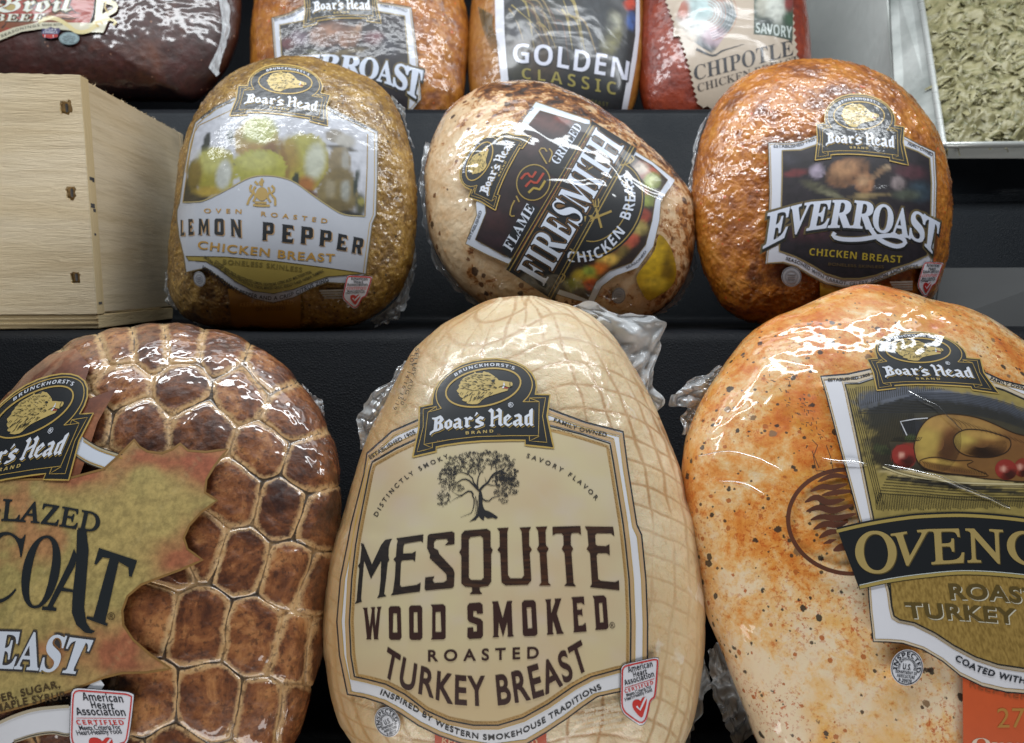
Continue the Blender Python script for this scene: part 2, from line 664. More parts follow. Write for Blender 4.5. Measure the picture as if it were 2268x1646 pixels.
tag(o, 'black textured stepped shelf the wrapped meats lean on', 'shelf', None, 'structure')

# ------------------------------------------------------------------ plywood crate
def wood_mat(name, rot, light=1.0, edge=False, across=False, fur=.30):
    t = NT(name)
    v = t.mapped((14, 14, 230) if not across else (230, 230, 10), rot)
    g = t.n('ShaderNodeTexNoise', Vector=v, Scale=1.0, Detail=6.0, Roughness=.62, Distortion=.4).outputs[0]
    v2 = t.mapped((3.0, 3.0, 32) if not across else (40, 40, 2), rot)
    g2 = t.n('ShaderNodeTexNoise', Vector=v2, Scale=1.0, Detail=4.0, Roughness=.6, Distortion=.8).outputs[0]
    if edge:
        c = t.ramp(g2, (.25, 'b39c70'), (.5, 'd2be96'), (.75, 'e0cfa8'))
    else:
        c = t.ramp(g2, (.2, 'dac5a0'), (.45, 'e6d4b2'), (.6, 'ecdcbe'), (.85, 'e0cba6'))
    c = t.mix(t.math('MULTIPLY', t.ramp(g, (.36, 1.0), (.52, 0.0)), .22), c, '927649')
    st = t.ramp(t.noise(9, 4, .6), (.62, 0.0), (.74, 1.0))
    c = t.mix(t.math('MULTIPLY', st, .35), c, '9a948a')
    kn = t.n('ShaderNodeTexNoise', Vector=t.mapped((5, 5, 24), rot), Scale=1.0, Detail=3.0).outputs[0]
    c = t.mix(t.math('MULTIPLY', t.ramp(kn, (.66, 0.0), (.74, 1.0)), .6), c, 'a87a42')
    gy = t.ramp(t.n('ShaderNodeTexNoise', Vector=t.mapped((6, 6, 14), rot), Scale=1.0, Detail=5.0, Roughness=.65).outputs[0], (.55, 0.0), (.72, 1.0))
    c = t.mix(t.math('MULTIPLY', gy, .45), c, 'a39f94')
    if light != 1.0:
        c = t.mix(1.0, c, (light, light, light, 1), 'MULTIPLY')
    t.set(t.p, 'Base Color', c)
    t.p.inputs['Roughness'].default_value = .72
    t.p.inputs['Specular IOR Level'].default_value = .2
    h = t.n('ShaderNodeTexNoise', Vector=t.mapped((55, 55, 620) if not across else (620, 620, 40), rot), Scale=1.0, Detail=4.0, Roughness=.6, Distortion=1.2).outputs[0]
    t.set(t.p, 'Normal', t.bump(h, fur, .0022))
    return t.m

def crate():
    yaw = R(5.0)
    B = at(218, 729, .498)
    fx_, sd = np.array((-math.cos(yaw), -math.sin(yaw), 0)), np.array((-math.sin(yaw), math.cos(yaw), 0))
    # height so that the top edge meets its place in the frame
    lo, hi = .05, .4
    for _ in range(40):
        h = (lo + hi) / 2
        if frame_of((B + (0, 0, h))[None])[1][0] > 166: lo = h
        else: hi = h
    z = np.array((0, 0, 1.0))
    def box(name, a0, a1, s0, s1, z0, z1, mat, bev=.0007):
        bm = bmesh.new()
        q = [bm.verts.new(B + fx_ * a + sd * s_ + z * zz) for a in (a0, a1) for s_ in (s0, s1) for zz in (z0, z1)]
        for f in ((0, 1, 3, 2), (4, 6, 7, 5), (0, 4, 5, 1), (2, 3, 7, 6), (0, 2, 6, 4), (1, 5, 7, 3)):
            bm.faces.new([q[i] for i in f])
        bmesh.ops.recalc_face_normals(bm, faces=bm.faces[:])
        if bev:
            bmesh.ops.bevel(bm, geom=bm.edges[:], offset=bev, segments=2, affect='EDGES')
        V = [tuple(v.co) for v in bm.verts]
        bm.verts.index_update()
        Fs = [[v.index for v in f.verts] for f in bm.faces]
        bm.free()
        return mesh_obj(name, V, Fs, [mat], root, B, shade=False)
    root = empty('wooden_crate', B)
    tag(root, 'pale plywood crate with rough grain and staple notches along its front corner', 'crate')
    D, L, tb, th = .19, .26, .0105, .011
    mf = wood_mat('plywood_front', (0, 0, -yaw))
    ms = wood_mat('plywood_shaded_side', (0, 0, -yaw), .80, fur=.16)  # same plywood multiplied darker: the side's shade put into its colour
    me_ = wood_mat('plywood_edge', (0, 0, -yaw), 1.0, True, True)
    mb = wood_mat('plywood_bottom', (0, 0, -yaw), .95, True)
    # front panel with three notches cut in at the corner
    no = [(.0065, h - .0210, .0085, .0100), (.008, h * .548, .0070, .0100), (.0090, .036, .0075, .0092)]
    rnd = random.Random(4)
    def ragged(a, zc, w, hh):
        pts = []
        for k in range(22):
            u = 2 * math.pi * k / 22
            x = math.copysign(abs(math.cos(u)) ** .5, math.cos(u)) * w / 2 * rnd.uniform(.75, 1.12)
            y = math.copysign(abs(math.sin(u)) ** .5, math.sin(u)) * hh / 2 * rnd.uniform(.7, 1.1)
            pts.append((a + w / 2 + x, zc + y))
        return pts
    holes = [ragged(a, zc, w, hh) for a, zc, w, hh in no]
    top = [(L * (1 - k / 60), h + rnd.uniform(-.0005, .0003)) for k in range(61)]
    outer = [(0, tb), (L, tb)] + top
    rings = [[Vector((a, b, 0)) for a, b in r] for r in [outer] + holes]
    T = tessellate_polygon(rings)
    flat = [p for r in [outer] + holes for p in r]
    V = [B + fx_ * a + z * b for a, b in flat] + [B + fx_ * a + z * b + sd * th for a, b in flat]
    n = len(flat)
    Fs = [t for t in T] + [tuple(i + n for i in t[::-1]) for t in T]
    mi = [0] * len(Fs)
    k0 = 0
    for r in [outer] + holes:
        m = len(r)
        for k in range(m):
            a, b = k0 + k, k0 + (k + 1) % m
            Fs.append((a, b, b + n, a + n)); mi.append(1)
        k0 += m
    # the corner end grain is the panel's edge
    bm = bmesh.new()
    vv = [bm.verts.new(v) for v in V]
    for f, m in zip(Fs, mi):
        g = bm.faces.new([vv[i] for i in f]); g.material_index = m
    bmesh.ops.recalc_face_normals(bm, faces=bm.faces[:])
    bm.verts.index_update()
    fp = mesh_obj('front_panel', [tuple(v.co) for v in bm.verts], [[v.index for v in f.verts] for f in bm.faces], [mf, me_], root, B, [f.material_index for f in bm.faces], False)
    bm.free()
    dk = NT('notch_floor'); dk.set(dk.p, 'Base Color', dk.ramp(dk.noise(300, 4), (.3, '7d6440'), (.7, 'b89a6a'))); dk.p.inputs['Roughness'].default_value = .9
    stl = NT('staple_steel'); stl.p.inputs['Base Color'].default_value = (.32, .32, .33, 1); stl.p.inputs['Metallic'].default_value = .8; stl.p.inputs['Roughness'].default_value = .45
    for a, zc, w, hh in no:
        q = box('staple_notch', a - .001, a + w + .001, .0026, .0095, zc - hh / 2 - .001, zc + hh / 2 + .001, dk.m, 0)
        q.parent = fp; q.location = (0, 0, 0)
        st = box('staple', a + w * .45, a + w * .45 + .0016, .0018, .0036, zc - hh * .3, zc + hh * .28, stl.m, .0004)
        st.parent = fp
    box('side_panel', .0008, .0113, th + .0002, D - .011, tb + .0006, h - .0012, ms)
    box('bottom_board', 0.0004, L, .0006, D, 0, tb - .0004, mb)
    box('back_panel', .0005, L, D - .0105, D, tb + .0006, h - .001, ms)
    # ply lines on the bottom board edge
    for k, zz in enumerate((.0036, .0070)):
        box('ply_line', .0, L, .00025, .002, zz, zz + .0009, me_, 0)
    # pencil and scuff marks on the front corner
    mk = NT('scuff_mark'); mk.p.inputs['Base Color'].default_value = (.06, .06, .065, 1); mk.p.inputs['Roughness'].default_value = .9
    for zz, s0_, s1_, w_ in ((h * .60, .003, .0085, .0022), (h * .595, .0065, .0095, .003), (h * .49, .002, .0075, .003), (h * .475, .005, .0085, .0022), (h * .38, .004, .0065, .0016), (h * .10, .003, .008, .0018)):
        box('scuff_mark', -.0001, .0008, s0_, s1_, zz, zz + w_, mk.m, 0)
    # splinters along the raw top edge
    V, Fs = [], []
    for k in range(260):
        a = rnd.uniform(0, L)
        if rnd.random() < .45:
            p = B + fx_ * a + sd * rnd.uniform(0, th) + z * (h - .0006)
        else:
            p = B + fx_ * rnd.uniform(.001, .010) + sd * rnd.uniform(th, D - .01) + z * (h - .0014)
        q = p + np.array((rnd.uniform(-.0022, .0022), rnd.uniform(-.0012, .0012), rnd.uniform(.0005, .0022)))
        m = len(V)
        V += [p - fx_ * .0003, p + fx_ * .0003, p + sd * .0004, q]
        Fs += [(m, m + 1, m + 3), (m + 1, m + 2, m + 3), (m + 2, m, m + 3)]
    mesh_obj('splinters', V, Fs, [mf], root, B, shade=False)
crate()

# ------------------------------------------------------------------ steel pan of salad on the right
def steel_mat(name, col='d3d8d4', rough=.40, vert=True):
    t = NT(name)
    v = t.mapped((420, 420, 8) if vert else (8, 8, 420))
    g = t.n('ShaderNodeTexNoise', Vector=v, Scale=1.0, Detail=4.0, Roughness=.6).outputs[0]
    t.set(t.p, 'Base Color', t.ramp(t.noise(14, 4), (.3, col), (.7, 'dde1dd')))
    t.p.inputs['Metallic'].default_value = .4
    t.set(t.p, 'Roughness', t.ramp(g, (.3, rough - .08), (.7, rough + .12)))
    t.set(t.p, 'Normal', t.bump(g, .12, .0006))
    return t.m
steel = steel_mat('brushed_steel')

def slab(name, quad, th, mat, parent=None, base=None, bev=.0012):
    """a sheet of metal with the given four corners and thickness"""
    q = [np.array(p) for p in quad]
    n = np.cross(q[1] - q[0], q[3] - q[0]); n /= np.linalg.norm(n)
    if n @ (EYE - q[0]) > 0: n = -n
    bm = bmesh.new()
    v = [bm.verts.new(p) for p in q] + [bm.verts.new(p + n * th) for p in q]
    for f in ((0, 1, 2, 3), (7, 6, 5, 4), (0, 4, 5, 1), (1, 5, 6, 2), (2, 6, 7, 3), (3, 7, 4, 0)):
        bm.faces.new([v[i] for i in f])
    bmesh.ops.recalc_face_normals(bm, faces=bm.faces[:])
    bmesh.ops.bevel(bm, geom=bm.edges[:], offset=bev, segments=2, affect='EDGES')
    bm.verts.index_update()
    o = mesh_obj(name, [tuple(x.co) for x in bm.verts], [[x.index for x in f.verts] for f in bm.faces], [mat], parent, base, shade=False)
    bm.free()
    return o

def tube(name, pts, r, mat, parent=None, base=None, seg=10):
    P_ = np.array(pts)
    V, Fs = [], []
    for k, p in enumerate(P_):
        t = P_[min(k + 1, len(P_) - 1)] - P_[max(k - 1, 0)]
        t /= np.linalg.norm(t)
        u = np.cross(t, (0, 0, 1.0)); u /= np.linalg.norm(u)
        w = np.cross(u, t)
        for s_ in range(seg):
            a = 2 * math.pi * s_ / seg
            V.append(p + (u * math.cos(a) + w * math.sin(a)) * r)
    for k in range(len(P_) - 1):
        for s_ in range(seg):
            a, b = k * seg + s_, k * seg + (s_ + 1) % seg
            Fs.append((a, b, b + seg, a + seg))
    Fs += [tuple(range(seg))[::-1], tuple(range((len(P_) - 1) * seg, len(P_) * seg))]
    return mesh_obj(name, V, Fs, [mat], parent, base)

b0 = at(1850, 330, .80)
o = slab('steel_divider', [at(1690, 330, .90), at(1985, 330, .74), at(1962, -80, .78), at(1690, -80, .94)], .003, steel, None, b0)
tag(o, 'plain brushed steel divider standing behind the orange chicken breast', 'divider')

pb = at(2200, 325, .62)
pan = empty('salad_pan', pb)
tag(pan, 'steel pan tilted towards the glass, filled with pale shredded salad', 'food pan')
c00, c10, c11, c01 = at(2090, 322, .62), at(2420, 318, .62), at(2420, -90, .80), at(2026, -90, .80)
slab('left_flange', [at(1986, 322, .66), c00, c01, at(1964, -90, .82)], .003, steel_mat('pan_flange_steel', '8c938f', .5), pan, pb)
tube('rim', [c01, (c01 + c00) / 2, c00 * .985 + c01 * .015, c00, c00 * .985 + c10 * .015, c10], .0028, steel_mat('rim_steel', 'd8dcd9', .3, False), pan, pb)
slab('front_wall', [at(2093, 352, .632), at(2420, 352, .632), c10 + (0, .004, 0), c00 + (0, .004, 0)], .002, steel, pan, pb)

def salad():
    nx, ny = 150, 140
    nrm = np.cross(c10 - c00, c01 - c00); nrm /= np.linalg.norm(nrm)
    if nrm @ (EYE - c00) < 0: nrm = -nrm
    g = [(u, v) for v in np.linspace(.012, 1, ny) for u in np.linspace(.012, 1, nx)]
    P_ = np.array([(c00 * (1 - u) + c10 * u) * (1 - v) + (c01 * (1 - u) + c11 * u) * v for u, v in g])
    edge = np.array([min(1, 9 * u) * min(1, 9 * v) for u, v in g])
    P_ = P_ + nrm * (edge * .016 + .014 * fbm(P_ * 34, 4, 3) + .004 * fbm(P_ * 150, 2, 9) - .008)[:, None]
    Fs = [(j * nx + i, j * nx + i + 1, (j + 1) * nx + i + 1, (j + 1) * nx + i) for j in range(ny - 1) for i in range(nx - 1)]
    t = NT('shredded_salad')
    n1, n2 = t.noise(30, 5, .7, .6), t.noise(120, 4, .65)
    c = t.ramp(n1, (.30, '454a2b'), (.40, '807b56'), (.54, '9d9772'), (.72, 'b0aa88'))
    c = t.mix(t.math('MULTIPLY', t.ramp(n2, (.56, 0.0), (.68, 1.0)), .6), c, '4a5a35')
    t.set(t.p, 'Base Color', c)
    t.p.inputs['Roughness'].default_value = .38
    t.set(t.p, 'Normal', t.bump(n2, .5, .003))
    tops = P_.copy()
    V, F2 = P_.tolist(), list(Fs)
    t2 = NT('salad_shred')
    t2.set(t2.p, 'Base Color', t2.ramp(t2.noise(22, 3, .6), (.3, '4d5230'), (.45, '86815a'), (.6, '9f9a76'), (.75, '5c6038')))
    t2.p.inputs['Roughness'].default_value = .35
    mi = [0] * len(Fs)
    rr = np.random.RandomState(5)
    ax, ay = (c10 - c00) / np.linalg.norm(c10 - c00), (c01 - c00) / np.linalg.norm(c01 - c00)
    shade = [0.0] * len(V)
    for k in range(1300):
        p = tops[rr.randint(len(tops))] + nrm * rr.uniform(-.005, .0008)
        a = rr.uniform(0, 2 * np.pi)
        d = ax * np.cos(a) + ay * np.sin(a) + nrm * rr.uniform(-.6, .6)
        s_ = np.cross(d, nrm + ax * rr.uniform(-.8, .8)) * rr.uniform(.6, 1)
        L, w = rr.uniform(.005, .020), rr.uniform(.0008, .0030)
        cur, arch = rr.uniform(-.4, .4), rr.uniform(.0, .006)
        m, sh = len(V), rr.rand()
        for q in np.linspace(-.5, .5, 6):
            cpt = p + d * L * q + s_ * L * cur * (q * q * 4) + nrm * arch * (1 - 4 * q * q)
            ww = w * (1 - 1.2 * q * q) * rr.uniform(.6, 1.2)
            for wv, hv in ((-1, 0), (-.3, .35), (1, rr.uniform(-.3, .5))):
                V.append(tuple(cpt + s_ * ww * wv + nrm * w * hv)); shade.append(sh)
        for q in range(5):
            for e in range(2):
                a_ = m + q * 3 + e
                F2.append((a_, a_ + 1, a_ + 4, a_ + 3)); mi.append(1)
    t2.set(t2.p, 'Base Color', t2.mix(.55, t2.ramp(t2.attr('shade').outputs['Fac'], (0.0, '3f4a2a'), (.15, '7d7952'), (.45, '9c9670'), (.8, 'b3ac8a'), (1.0, '5a6339')), t2.ramp(t2.noise(60, 4, .7), (.35, '6d6a42'), (.65, 'aaa47c'))))
    ob = mesh_obj('shredded_salad', V, F2, [t.m, t2.m], None, pb, mi)
    ob.data.attributes.new('shade', 'FLOAT', 'POINT').data.foreach_set('value', np.array(shade, np.float32))
    return ob
o = salad()
tag(o, 'pale green shredded salad heaped in the steel pan', 'salad')

# grey ledge at the right end of the middle shelf
gq = at(2180, 740, .60)
t = NT('grey_ledge'); t.set(t.p, 'Base Color', t.ramp(t.noise(30, 4), (.3, '141616'), (.7, '1c1f1f'))); t.p.inputs['Roughness'].default_value = .6
o = slab('side_ledge', [at(2060, 722, .565), at(2420, 762, .535), at(2420, 588, .565), at(2080, 590, .60)], .012, t.m, None, gq, .002)
tag(o, 'flat grey ledge panel under the salad pan at the end of the shelf', 'ledge')
# ------------------------------------------------------------------ wrapped meats
FILM.update(plain=(.8, 1.0, .09, 0.0), maple=(1.2, 1.0, .05, .03, .22), back=(.7, .55, .16, .0), bumpy=(.8, .5, .13, .22), fire=(1.3, .8, .06, .0), oven=(1.4, .75, .06, .03, .22), soft=(.6, .9, .14, .02))
GOLD, NAVY, WHITE, BLACK = 'bfa052', '161b20', 'e3e5ea', '121417'

# ---- 1: honeycomb scored turkey, front left
cells = CD([(350, 150), (430, 125), (572, 108), (690, 105), (845, 132), (1030, 200), (450, 262), (695, 272), (925, 305), (1108, 385), (530, 440),
            (772, 440), (1010, 520), (1182, 585), (890, 690), (1085, 742), (1228, 790), (758, 885), (922, 942), (1112, 1000), (1222, 1040), (558, 1155),
            (752, 1192), (980, 1235), (1145, 1280), (1225, 1290), (800, 1500), (545, 1490), (1012, 1545), (1135, 1560), (640, 690), (500, 660), (640, 930), (430, 880),
            (360, 1130), (330, 640), (300, 400), (230, 260), (120, 420), (100, 650), (180, 900), (150, 1180), (300, 1420), (90, 1460), (660, 1720), (860, 1800), (480, 1760),
            (250, 1700), (60, 1760), (1040, 1830), (-80, 540), (-100, 820), (-110, 1100), (-150, 1400), (-300, 700), (-320, 1000), (-330, 1300), (-150, 1700)])
cells = np.array(cells)
def honey(fx, fy, P_):
    p3 = np.stack([fx / 60, fy / 60, P_[:, 1] * 0], 1)
    wx, wy = fx + 7 * fbm(p3, 3, 1), fy + 7 * fbm(p3, 3, 8)
    d = np.hypot(wx[:, None] - cells[None, :, 0], wy[:, None] - cells[None, :, 1])
    k = np.argsort(d, 1)[:, :4]
    a = cells[k[:, 0]]
    d1 = np.take_along_axis(d, k[:, :1], 1)[:, 0]
    es = []
    for q in (1, 2, 3):
        dq = np.take_along_axis(d, k[:, q:q + 1], 1)[:, 0]
        es.append((dq ** 2 - d1 ** 2) / (2 * np.maximum(np.linalg.norm(a - cells[k[:, q]], axis=1), 1e-6)))
    sft = 8.0
    e = np.maximum(-sft * np.log(sum(np.exp(-x / sft) for x in es)) + 1.0, 0) * .6 + es[0] * .4
    rs = np.random.RandomState(2).rand(len(cells))
    return {'edge': e, 'cell': rs[k[:, 0]]}
def honey_disp(fx, fy, P_, pat):
    e = pat['edge']
    t = np.clip((e - 8) / 24, 0, 1)
    dome = t * t * (3 - 2 * t)
    lip = np.exp(-((e - 13) / 5.0) ** 2)
    n = fbm(P_ * 160, 3, 4)
    return -.0009 + .0009 * dome ** .7 + .0002 * np.exp(-((e - 12) / 4.0) ** 2) - .0007 * np.exp(-(e / 2.4) ** 2) + .0005 * n * (.5 + dome)
def honey_mat():
    t = NT('glazed_honeycomb_meat')
    e = t.attr('edge').outputs['Fac']
    cid = t.attr('cell').outputs['Fac']
    n = t.noise(55, 6, .68, .8)
    n2 = t.noise(190, 5, .7)
    ee = t.math('ADD', e, t.math('MULTIPLY', t.math('SUBTRACT', n2, .5), 26.0))
    ee = t.math('ADD', ee, t.math('MULTIPLY', t.math('SUBTRACT', n, .5), 22.0))
    m = t.math('DIVIDE', ee, 40.0)
    brown = t.ramp(t.math('ADD', t.math('ADD', t.math('MULTIPLY', n, .9), t.math('MULTIPLY', n2, .35)), t.math('MULTIPLY', t.math('SUBTRACT', cid, 1.0), .2)), (.33, 'b57c4a'), (.45, '8a532d'), (.56, '63361b'), (.72, '36170b'))
    tan = t.ramp(n2, (.3, 'b08452'), (.55, 'd3ad7c'), (.75, 'e4c89c'))
    c = t.mix(t.ramp(m, (.13, 0.0), (.34, 1.0)), tan, brown)
    spk = t.ramp(t.noise(420, 3, .6), (.54, 0.0), (.64, 1.0))
    c = t.mix(t.math('MULTIPLY', spk, .6), c, '3a1e10')
    crk = t.math('MULTIPLY', t.ramp(t.math('ADD', e, t.math('MULTIPLY', t.math('SUBTRACT', n2, .5), 7.0)), (0.0, 1.0), (.0, 1.0)), 1.0)
    ln = t.ramp(t.math('DIVIDE', t.math('ADD', e, t.math('MULTIPLY', t.math('SUBTRACT', n2, .5), 4.0)), 10.0), (.16, 1.0), (.28, 0.0))
    br = t.ramp(t.noise(24, 3, .5), (.42, 0.0), (.56, 1.0))
    c = t.mix(t.math('MULTIPLY', t.math('MULTIPLY', ln, br), .9), c, '1c100a')
    t.set(t.p, 'Base Color', c)
    t.p.inputs['Roughness'].default_value = .5
    t.set(t.p, 'Normal', t.bump(n2, .35, .002))
    t.film(1.2, 1.0, .04, .05, .25)
    t.p.inputs['Subsurface Weight'].default_value = .05
    t.p.inputs['Subsurface Scale'].default_value = .004
    return t.m
maple_out = [(380, 721), (324, 724), (232, 738), (145, 769), (70, 829), (0, 900), (-90, 1010), (-180, 1150), (-240, 1330), (-230, 1520), (-150, 1720), (50, 1850), (300, 1870), (500, 1800), (600, 1710),
             (655, 1619), (684, 1532), (707, 1445), (721, 1358), (736, 1271), (746, 1184), (750, 1098), (742, 1016), (718, 941), (684, 883), (632, 821), (579, 781), (521, 750), (440, 730)]
maple = Loaf('honeycomb_turkey_breast', maple_out, (270, 1260), .385, .34, .066, .045, disp=honey_disp, margin=.0024, pattern=honey, nt=760, nf=300)
maple.build(honey_mat(), 'brown glazed turkey breast scored like honeycomb, with an autumn leaf label', 'turkey breast', 'turkey breasts leaning in the front row')

# ---- 2: netted smoked turkey, front centre
mesq_out = [(1153, 664), (1083, 674), (1032, 699), (977, 729), (942, 760), (911, 793), (883, 844), (860, 891), (829, 949), (805, 1008), (788, 1066), (770, 1125), (760, 1163), (747, 1195), (731, 1256), (722, 1326),
            (721, 1400), (729, 1478), (743, 1549), (770, 1615), (840, 1710), (930, 1780), (1130, 1820), (1350, 1790), (1470, 1705), (1520, 1615), (1536, 1557), (1545, 1498), (1553, 1439), (1556, 1361), (1553, 1303), (1543, 1225),
            (1532, 1150), (1516, 1105), (1504, 1047), (1481, 988), (1458, 934), (1434, 879), (1395, 811), (1356, 752), (1317, 713), (1270, 688), (1200, 667)]
_mo = smooth(mesq_out, 900, True)
def net(fx, fy, P_):
    p3 = np.stack([fx / 70, fy / 70, P_[:, 1] * 0], 1)
    wx, wy = fx + 6 * fbm(p3, 3, 11), fy + 6 * fbm(p3, 3, 12)
    ys = np.linspace(660, 1830, 60)
    lo = np.array([_mo[np.abs(_mo[:, 1] - y) < 14, 0].min() if (np.abs(_mo[:, 1] - y) < 14).any() else 1100 for y in ys])
    hi = np.array([_mo[np.abs(_mo[:, 1] - y) < 14, 0].max() if (np.abs(_mo[:, 1] - y) < 14).any() else 1200 for y in ys])
    l, h = np.interp(wy, ys, lo), np.interp(wy, ys, hi)
    u = np.clip((2 * wx - l - h) / np.maximum(h - l, 60), -.999, .999)
    a = np.arcsin(u)
    mer = (a + .10 * np.sin(wy / 210)) / .205
    lat = (wy - 95 * u * np.abs(u) + 60 * u + 30 * np.sin(a * 2.2)) / 52
    dm = np.abs(mer - np.round(mer)) * .205 * np.cos(a) * (h - l) / 2
    dl = np.abs(lat - np.round(lat)) * 52
    km = vnoise(np.stack([mer.round() * 3.1, wy / 90, a * 0], 1), 5)
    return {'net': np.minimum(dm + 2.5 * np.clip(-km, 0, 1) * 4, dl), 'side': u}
def net_disp(fx, fy, P_, pat):
    g = np.exp(-(pat['net'] / 4.5) ** 2)
    return -.0006 - .00014 * g + .0007 * fbm(P_ * 90, 3, 2)
def net_mat():
    t = NT('netted_smoked_meat')
    e = t.attr('net').outputs['Fac']
    n, n2 = t.noise(16, 4, .6, .5), t.noise(120, 5, .7, .6)
    base = t.ramp(n, (.3, 'dcc095'), (.5, 'e6d0a8'), (.7, 'eedebf'))
    base = t.mix(t.math('MULTIPLY', t.ramp(n2, (.5, 0.0), (.75, 1.0)), .5), base, 'cfa366')
    ln = t.ramp(t.math('DIVIDE', t.math('ADD', e, t.math('MULTIPLY', t.math('SUBTRACT', n2, .5), 7.0)), 12.0), (.08, 1.0), (.42, 0.0))
    vary = t.ramp(t.noise(14, 4), (.35, .18), (.65, .80))
    c = t.mix(t.math('MULTIPLY', ln, vary), base, 'b07f4a')
    pt = t.ramp(t.noise(34, 4, .6, .3), (.62, 0.0), (.65, 1.0))
    c = t.mix(t.math('MULTIPLY', pt, .6), c, 'f3ead8')
    c = t.mix(t.math('MULTIPLY', t.ramp(t.noise(260, 4, .7), (.56, 0.0), (.68, 1.0)), .3), c, 'c08c50')
    dk = t.ramp(t.noise(7, 3, .6), (.60, 0.0), (.72, 1.0))
    c = t.mix(t.math('MULTIPLY', dk, .35), c, 'b98345')
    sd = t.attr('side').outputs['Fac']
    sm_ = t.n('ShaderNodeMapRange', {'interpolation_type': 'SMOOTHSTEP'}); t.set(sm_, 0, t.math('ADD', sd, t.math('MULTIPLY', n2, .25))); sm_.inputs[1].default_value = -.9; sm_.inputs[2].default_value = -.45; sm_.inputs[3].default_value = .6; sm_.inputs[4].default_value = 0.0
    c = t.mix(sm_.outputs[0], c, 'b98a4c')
    t.set(t.p, 'Base Color', c)
    t.p.inputs['Roughness'].default_value = .45
    t.p.inputs['Subsurface Weight'].default_value = .12
    t.p.inputs['Subsurface Scale'].default_value = .006
    t.set(t.p, 'Normal', t.bump(t.math('ADD', n2, t.math('MULTIPLY', t.noise(300, 4, .7), .4)), .5, .002))
    t.film(1.0, .42, .12, .05)
    return t.m
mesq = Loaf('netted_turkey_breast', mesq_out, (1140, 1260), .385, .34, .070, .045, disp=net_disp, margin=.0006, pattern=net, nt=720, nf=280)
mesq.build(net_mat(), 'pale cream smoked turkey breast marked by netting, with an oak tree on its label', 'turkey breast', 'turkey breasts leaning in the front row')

# ---- 3: pepper flecked turkey, front right
oven_out = [(1921, 634), (1845, 653), (1782, 679), (1719, 705), (1663, 742), (1619, 793), (1574, 856), (1543, 913), (1521, 976), (1513, 1050), (1518, 1132), (1535, 1214), (1549, 1290), (1567, 1359), (1593, 1422), (1625, 1504), (1656, 1573),
            (1690, 1650), (1780, 1765), (1950, 1850), (2200, 1870), (2420, 1750), (2550, 1520), (2590, 1260), (2540, 1030), (2420, 870), (2268, 757), (2192, 708), (2135, 684), (2066, 668), (2003, 646)]
def oven_disp(fx, fy, P_, pat):
    return -.0012 + .0011 * fbm(P_ * 30, 3, 31) + .0003 * fbm(P_ * 200, 2, 33)
def flecks(t, base, scale, size, col, density=.5, seed=0.0, stretch=(1, 1, 1)):
    v = t.voro(scale, 'F1', t.mapped(stretch, (seed, seed * 2, seed * 3)))
    wob = t.math('MULTIPLY', t.math('SUBTRACT', t.noise(scale * 5, 3, .7), .5), .32)
    dd = t.math('ADD', v.outputs['Distance'], wob)
    pick = t.n('ShaderNodeSeparateColor', Color=v.outputs['Color'])
    keep = t.math('LESS_THAN', pick.outputs[0], density)
    sz = t.math('MULTIPLY', pick.outputs[1], size)
    k = t.math('MULTIPLY', t.ramp(t.math('SUBTRACT', dd, sz), (0.0, 1.0), (.03, 0.0)), keep)
    return t.mix(t.math('MULTIPLY', k, .92), base, col)
def oven_mat():
    t = NT('pepper_flecked_meat')
    n, n2, n3 = t.noise(11, 5, .62, .9), t.noise(48, 5, .7, .5), t.noise(200, 4, .7)
    z = t.n('ShaderNodeSeparateXYZ', Vector=t.co()).outputs[2]
    n3 = t.noise(210, 5, .78)
    s = t.math('ADD', t.math('ADD', t.math('ADD', t.math('MULTIPLY', n, .46), t.math('MULTIPLY', n2, .30)), t.math('MULTIPLY', n3, .24)), t.math('MULTIPLY', z, .40))
    c = t.ramp(s, (.49, 'ecd6b4'), (.540, 'ebc184'), (.59, 'e39a48'), (.64, 'd77a2c'), (.75, 'b5561a'))
    c = t.mix(t.math('MULTIPLY', t.ramp(t.noise(23, 4, .6, .4), (.53, 0.0), (.66, 1.0)), .6), c, 'e8ad45')
    c = t.mix(t.math('MULTIPLY', t.ramp(n3, (.58, 0.0), (.66, 1.0)), .45), c, 'b8551c')
    c = flecks(t, c, 230, .30, 'b4652a', .30, .7)
    du = t.math('MULTIPLY', t.ramp(t.noise(520, 3, .75), (.55, 0.0), (.62, 1.0)), t.ramp(t.noise(30, 3, .6), (.40, .1), (.58, .85)))
    c = t.mix(du, c, 'c05a17')
    c = flecks(t, c, 330, .30, '4a3a2a', .28, 3.7)
    c = flecks(t, c, 165, .26, '2a2723', .44, .2, (1, 1, .8))
    c = flecks(t, c, 100, .22, '2a2723', .30, 1.3, (1, 1, 1.2))
    c = flecks(t, c, 120, .26, '8a6a48', .13, 2.1)
    t.set(t.p, 'Base Color', c)
    t.p.inputs['Roughness'].default_value = .45
    t.p.inputs['Subsurface Weight'].default_value = .10
    t.p.inputs['Subsurface Scale'].default_value = .005
    t.set(t.p, 'Normal', t.bump(n2, .25, .002))
    t.film(1.5, .8, .07, .04, .25)
    return t.m
oven = Loaf('peppered_turkey_breast', oven_out, (2060, 1250), .385, .34, .068, .045, disp=oven_disp, margin=.0012, nt=600, nf=230)
oven.build(oven_mat(), 'orange and cream turkey breast flecked with pepper, with a roast dinner label', 'turkey breast', 'turkey breasts leaning in the front row')

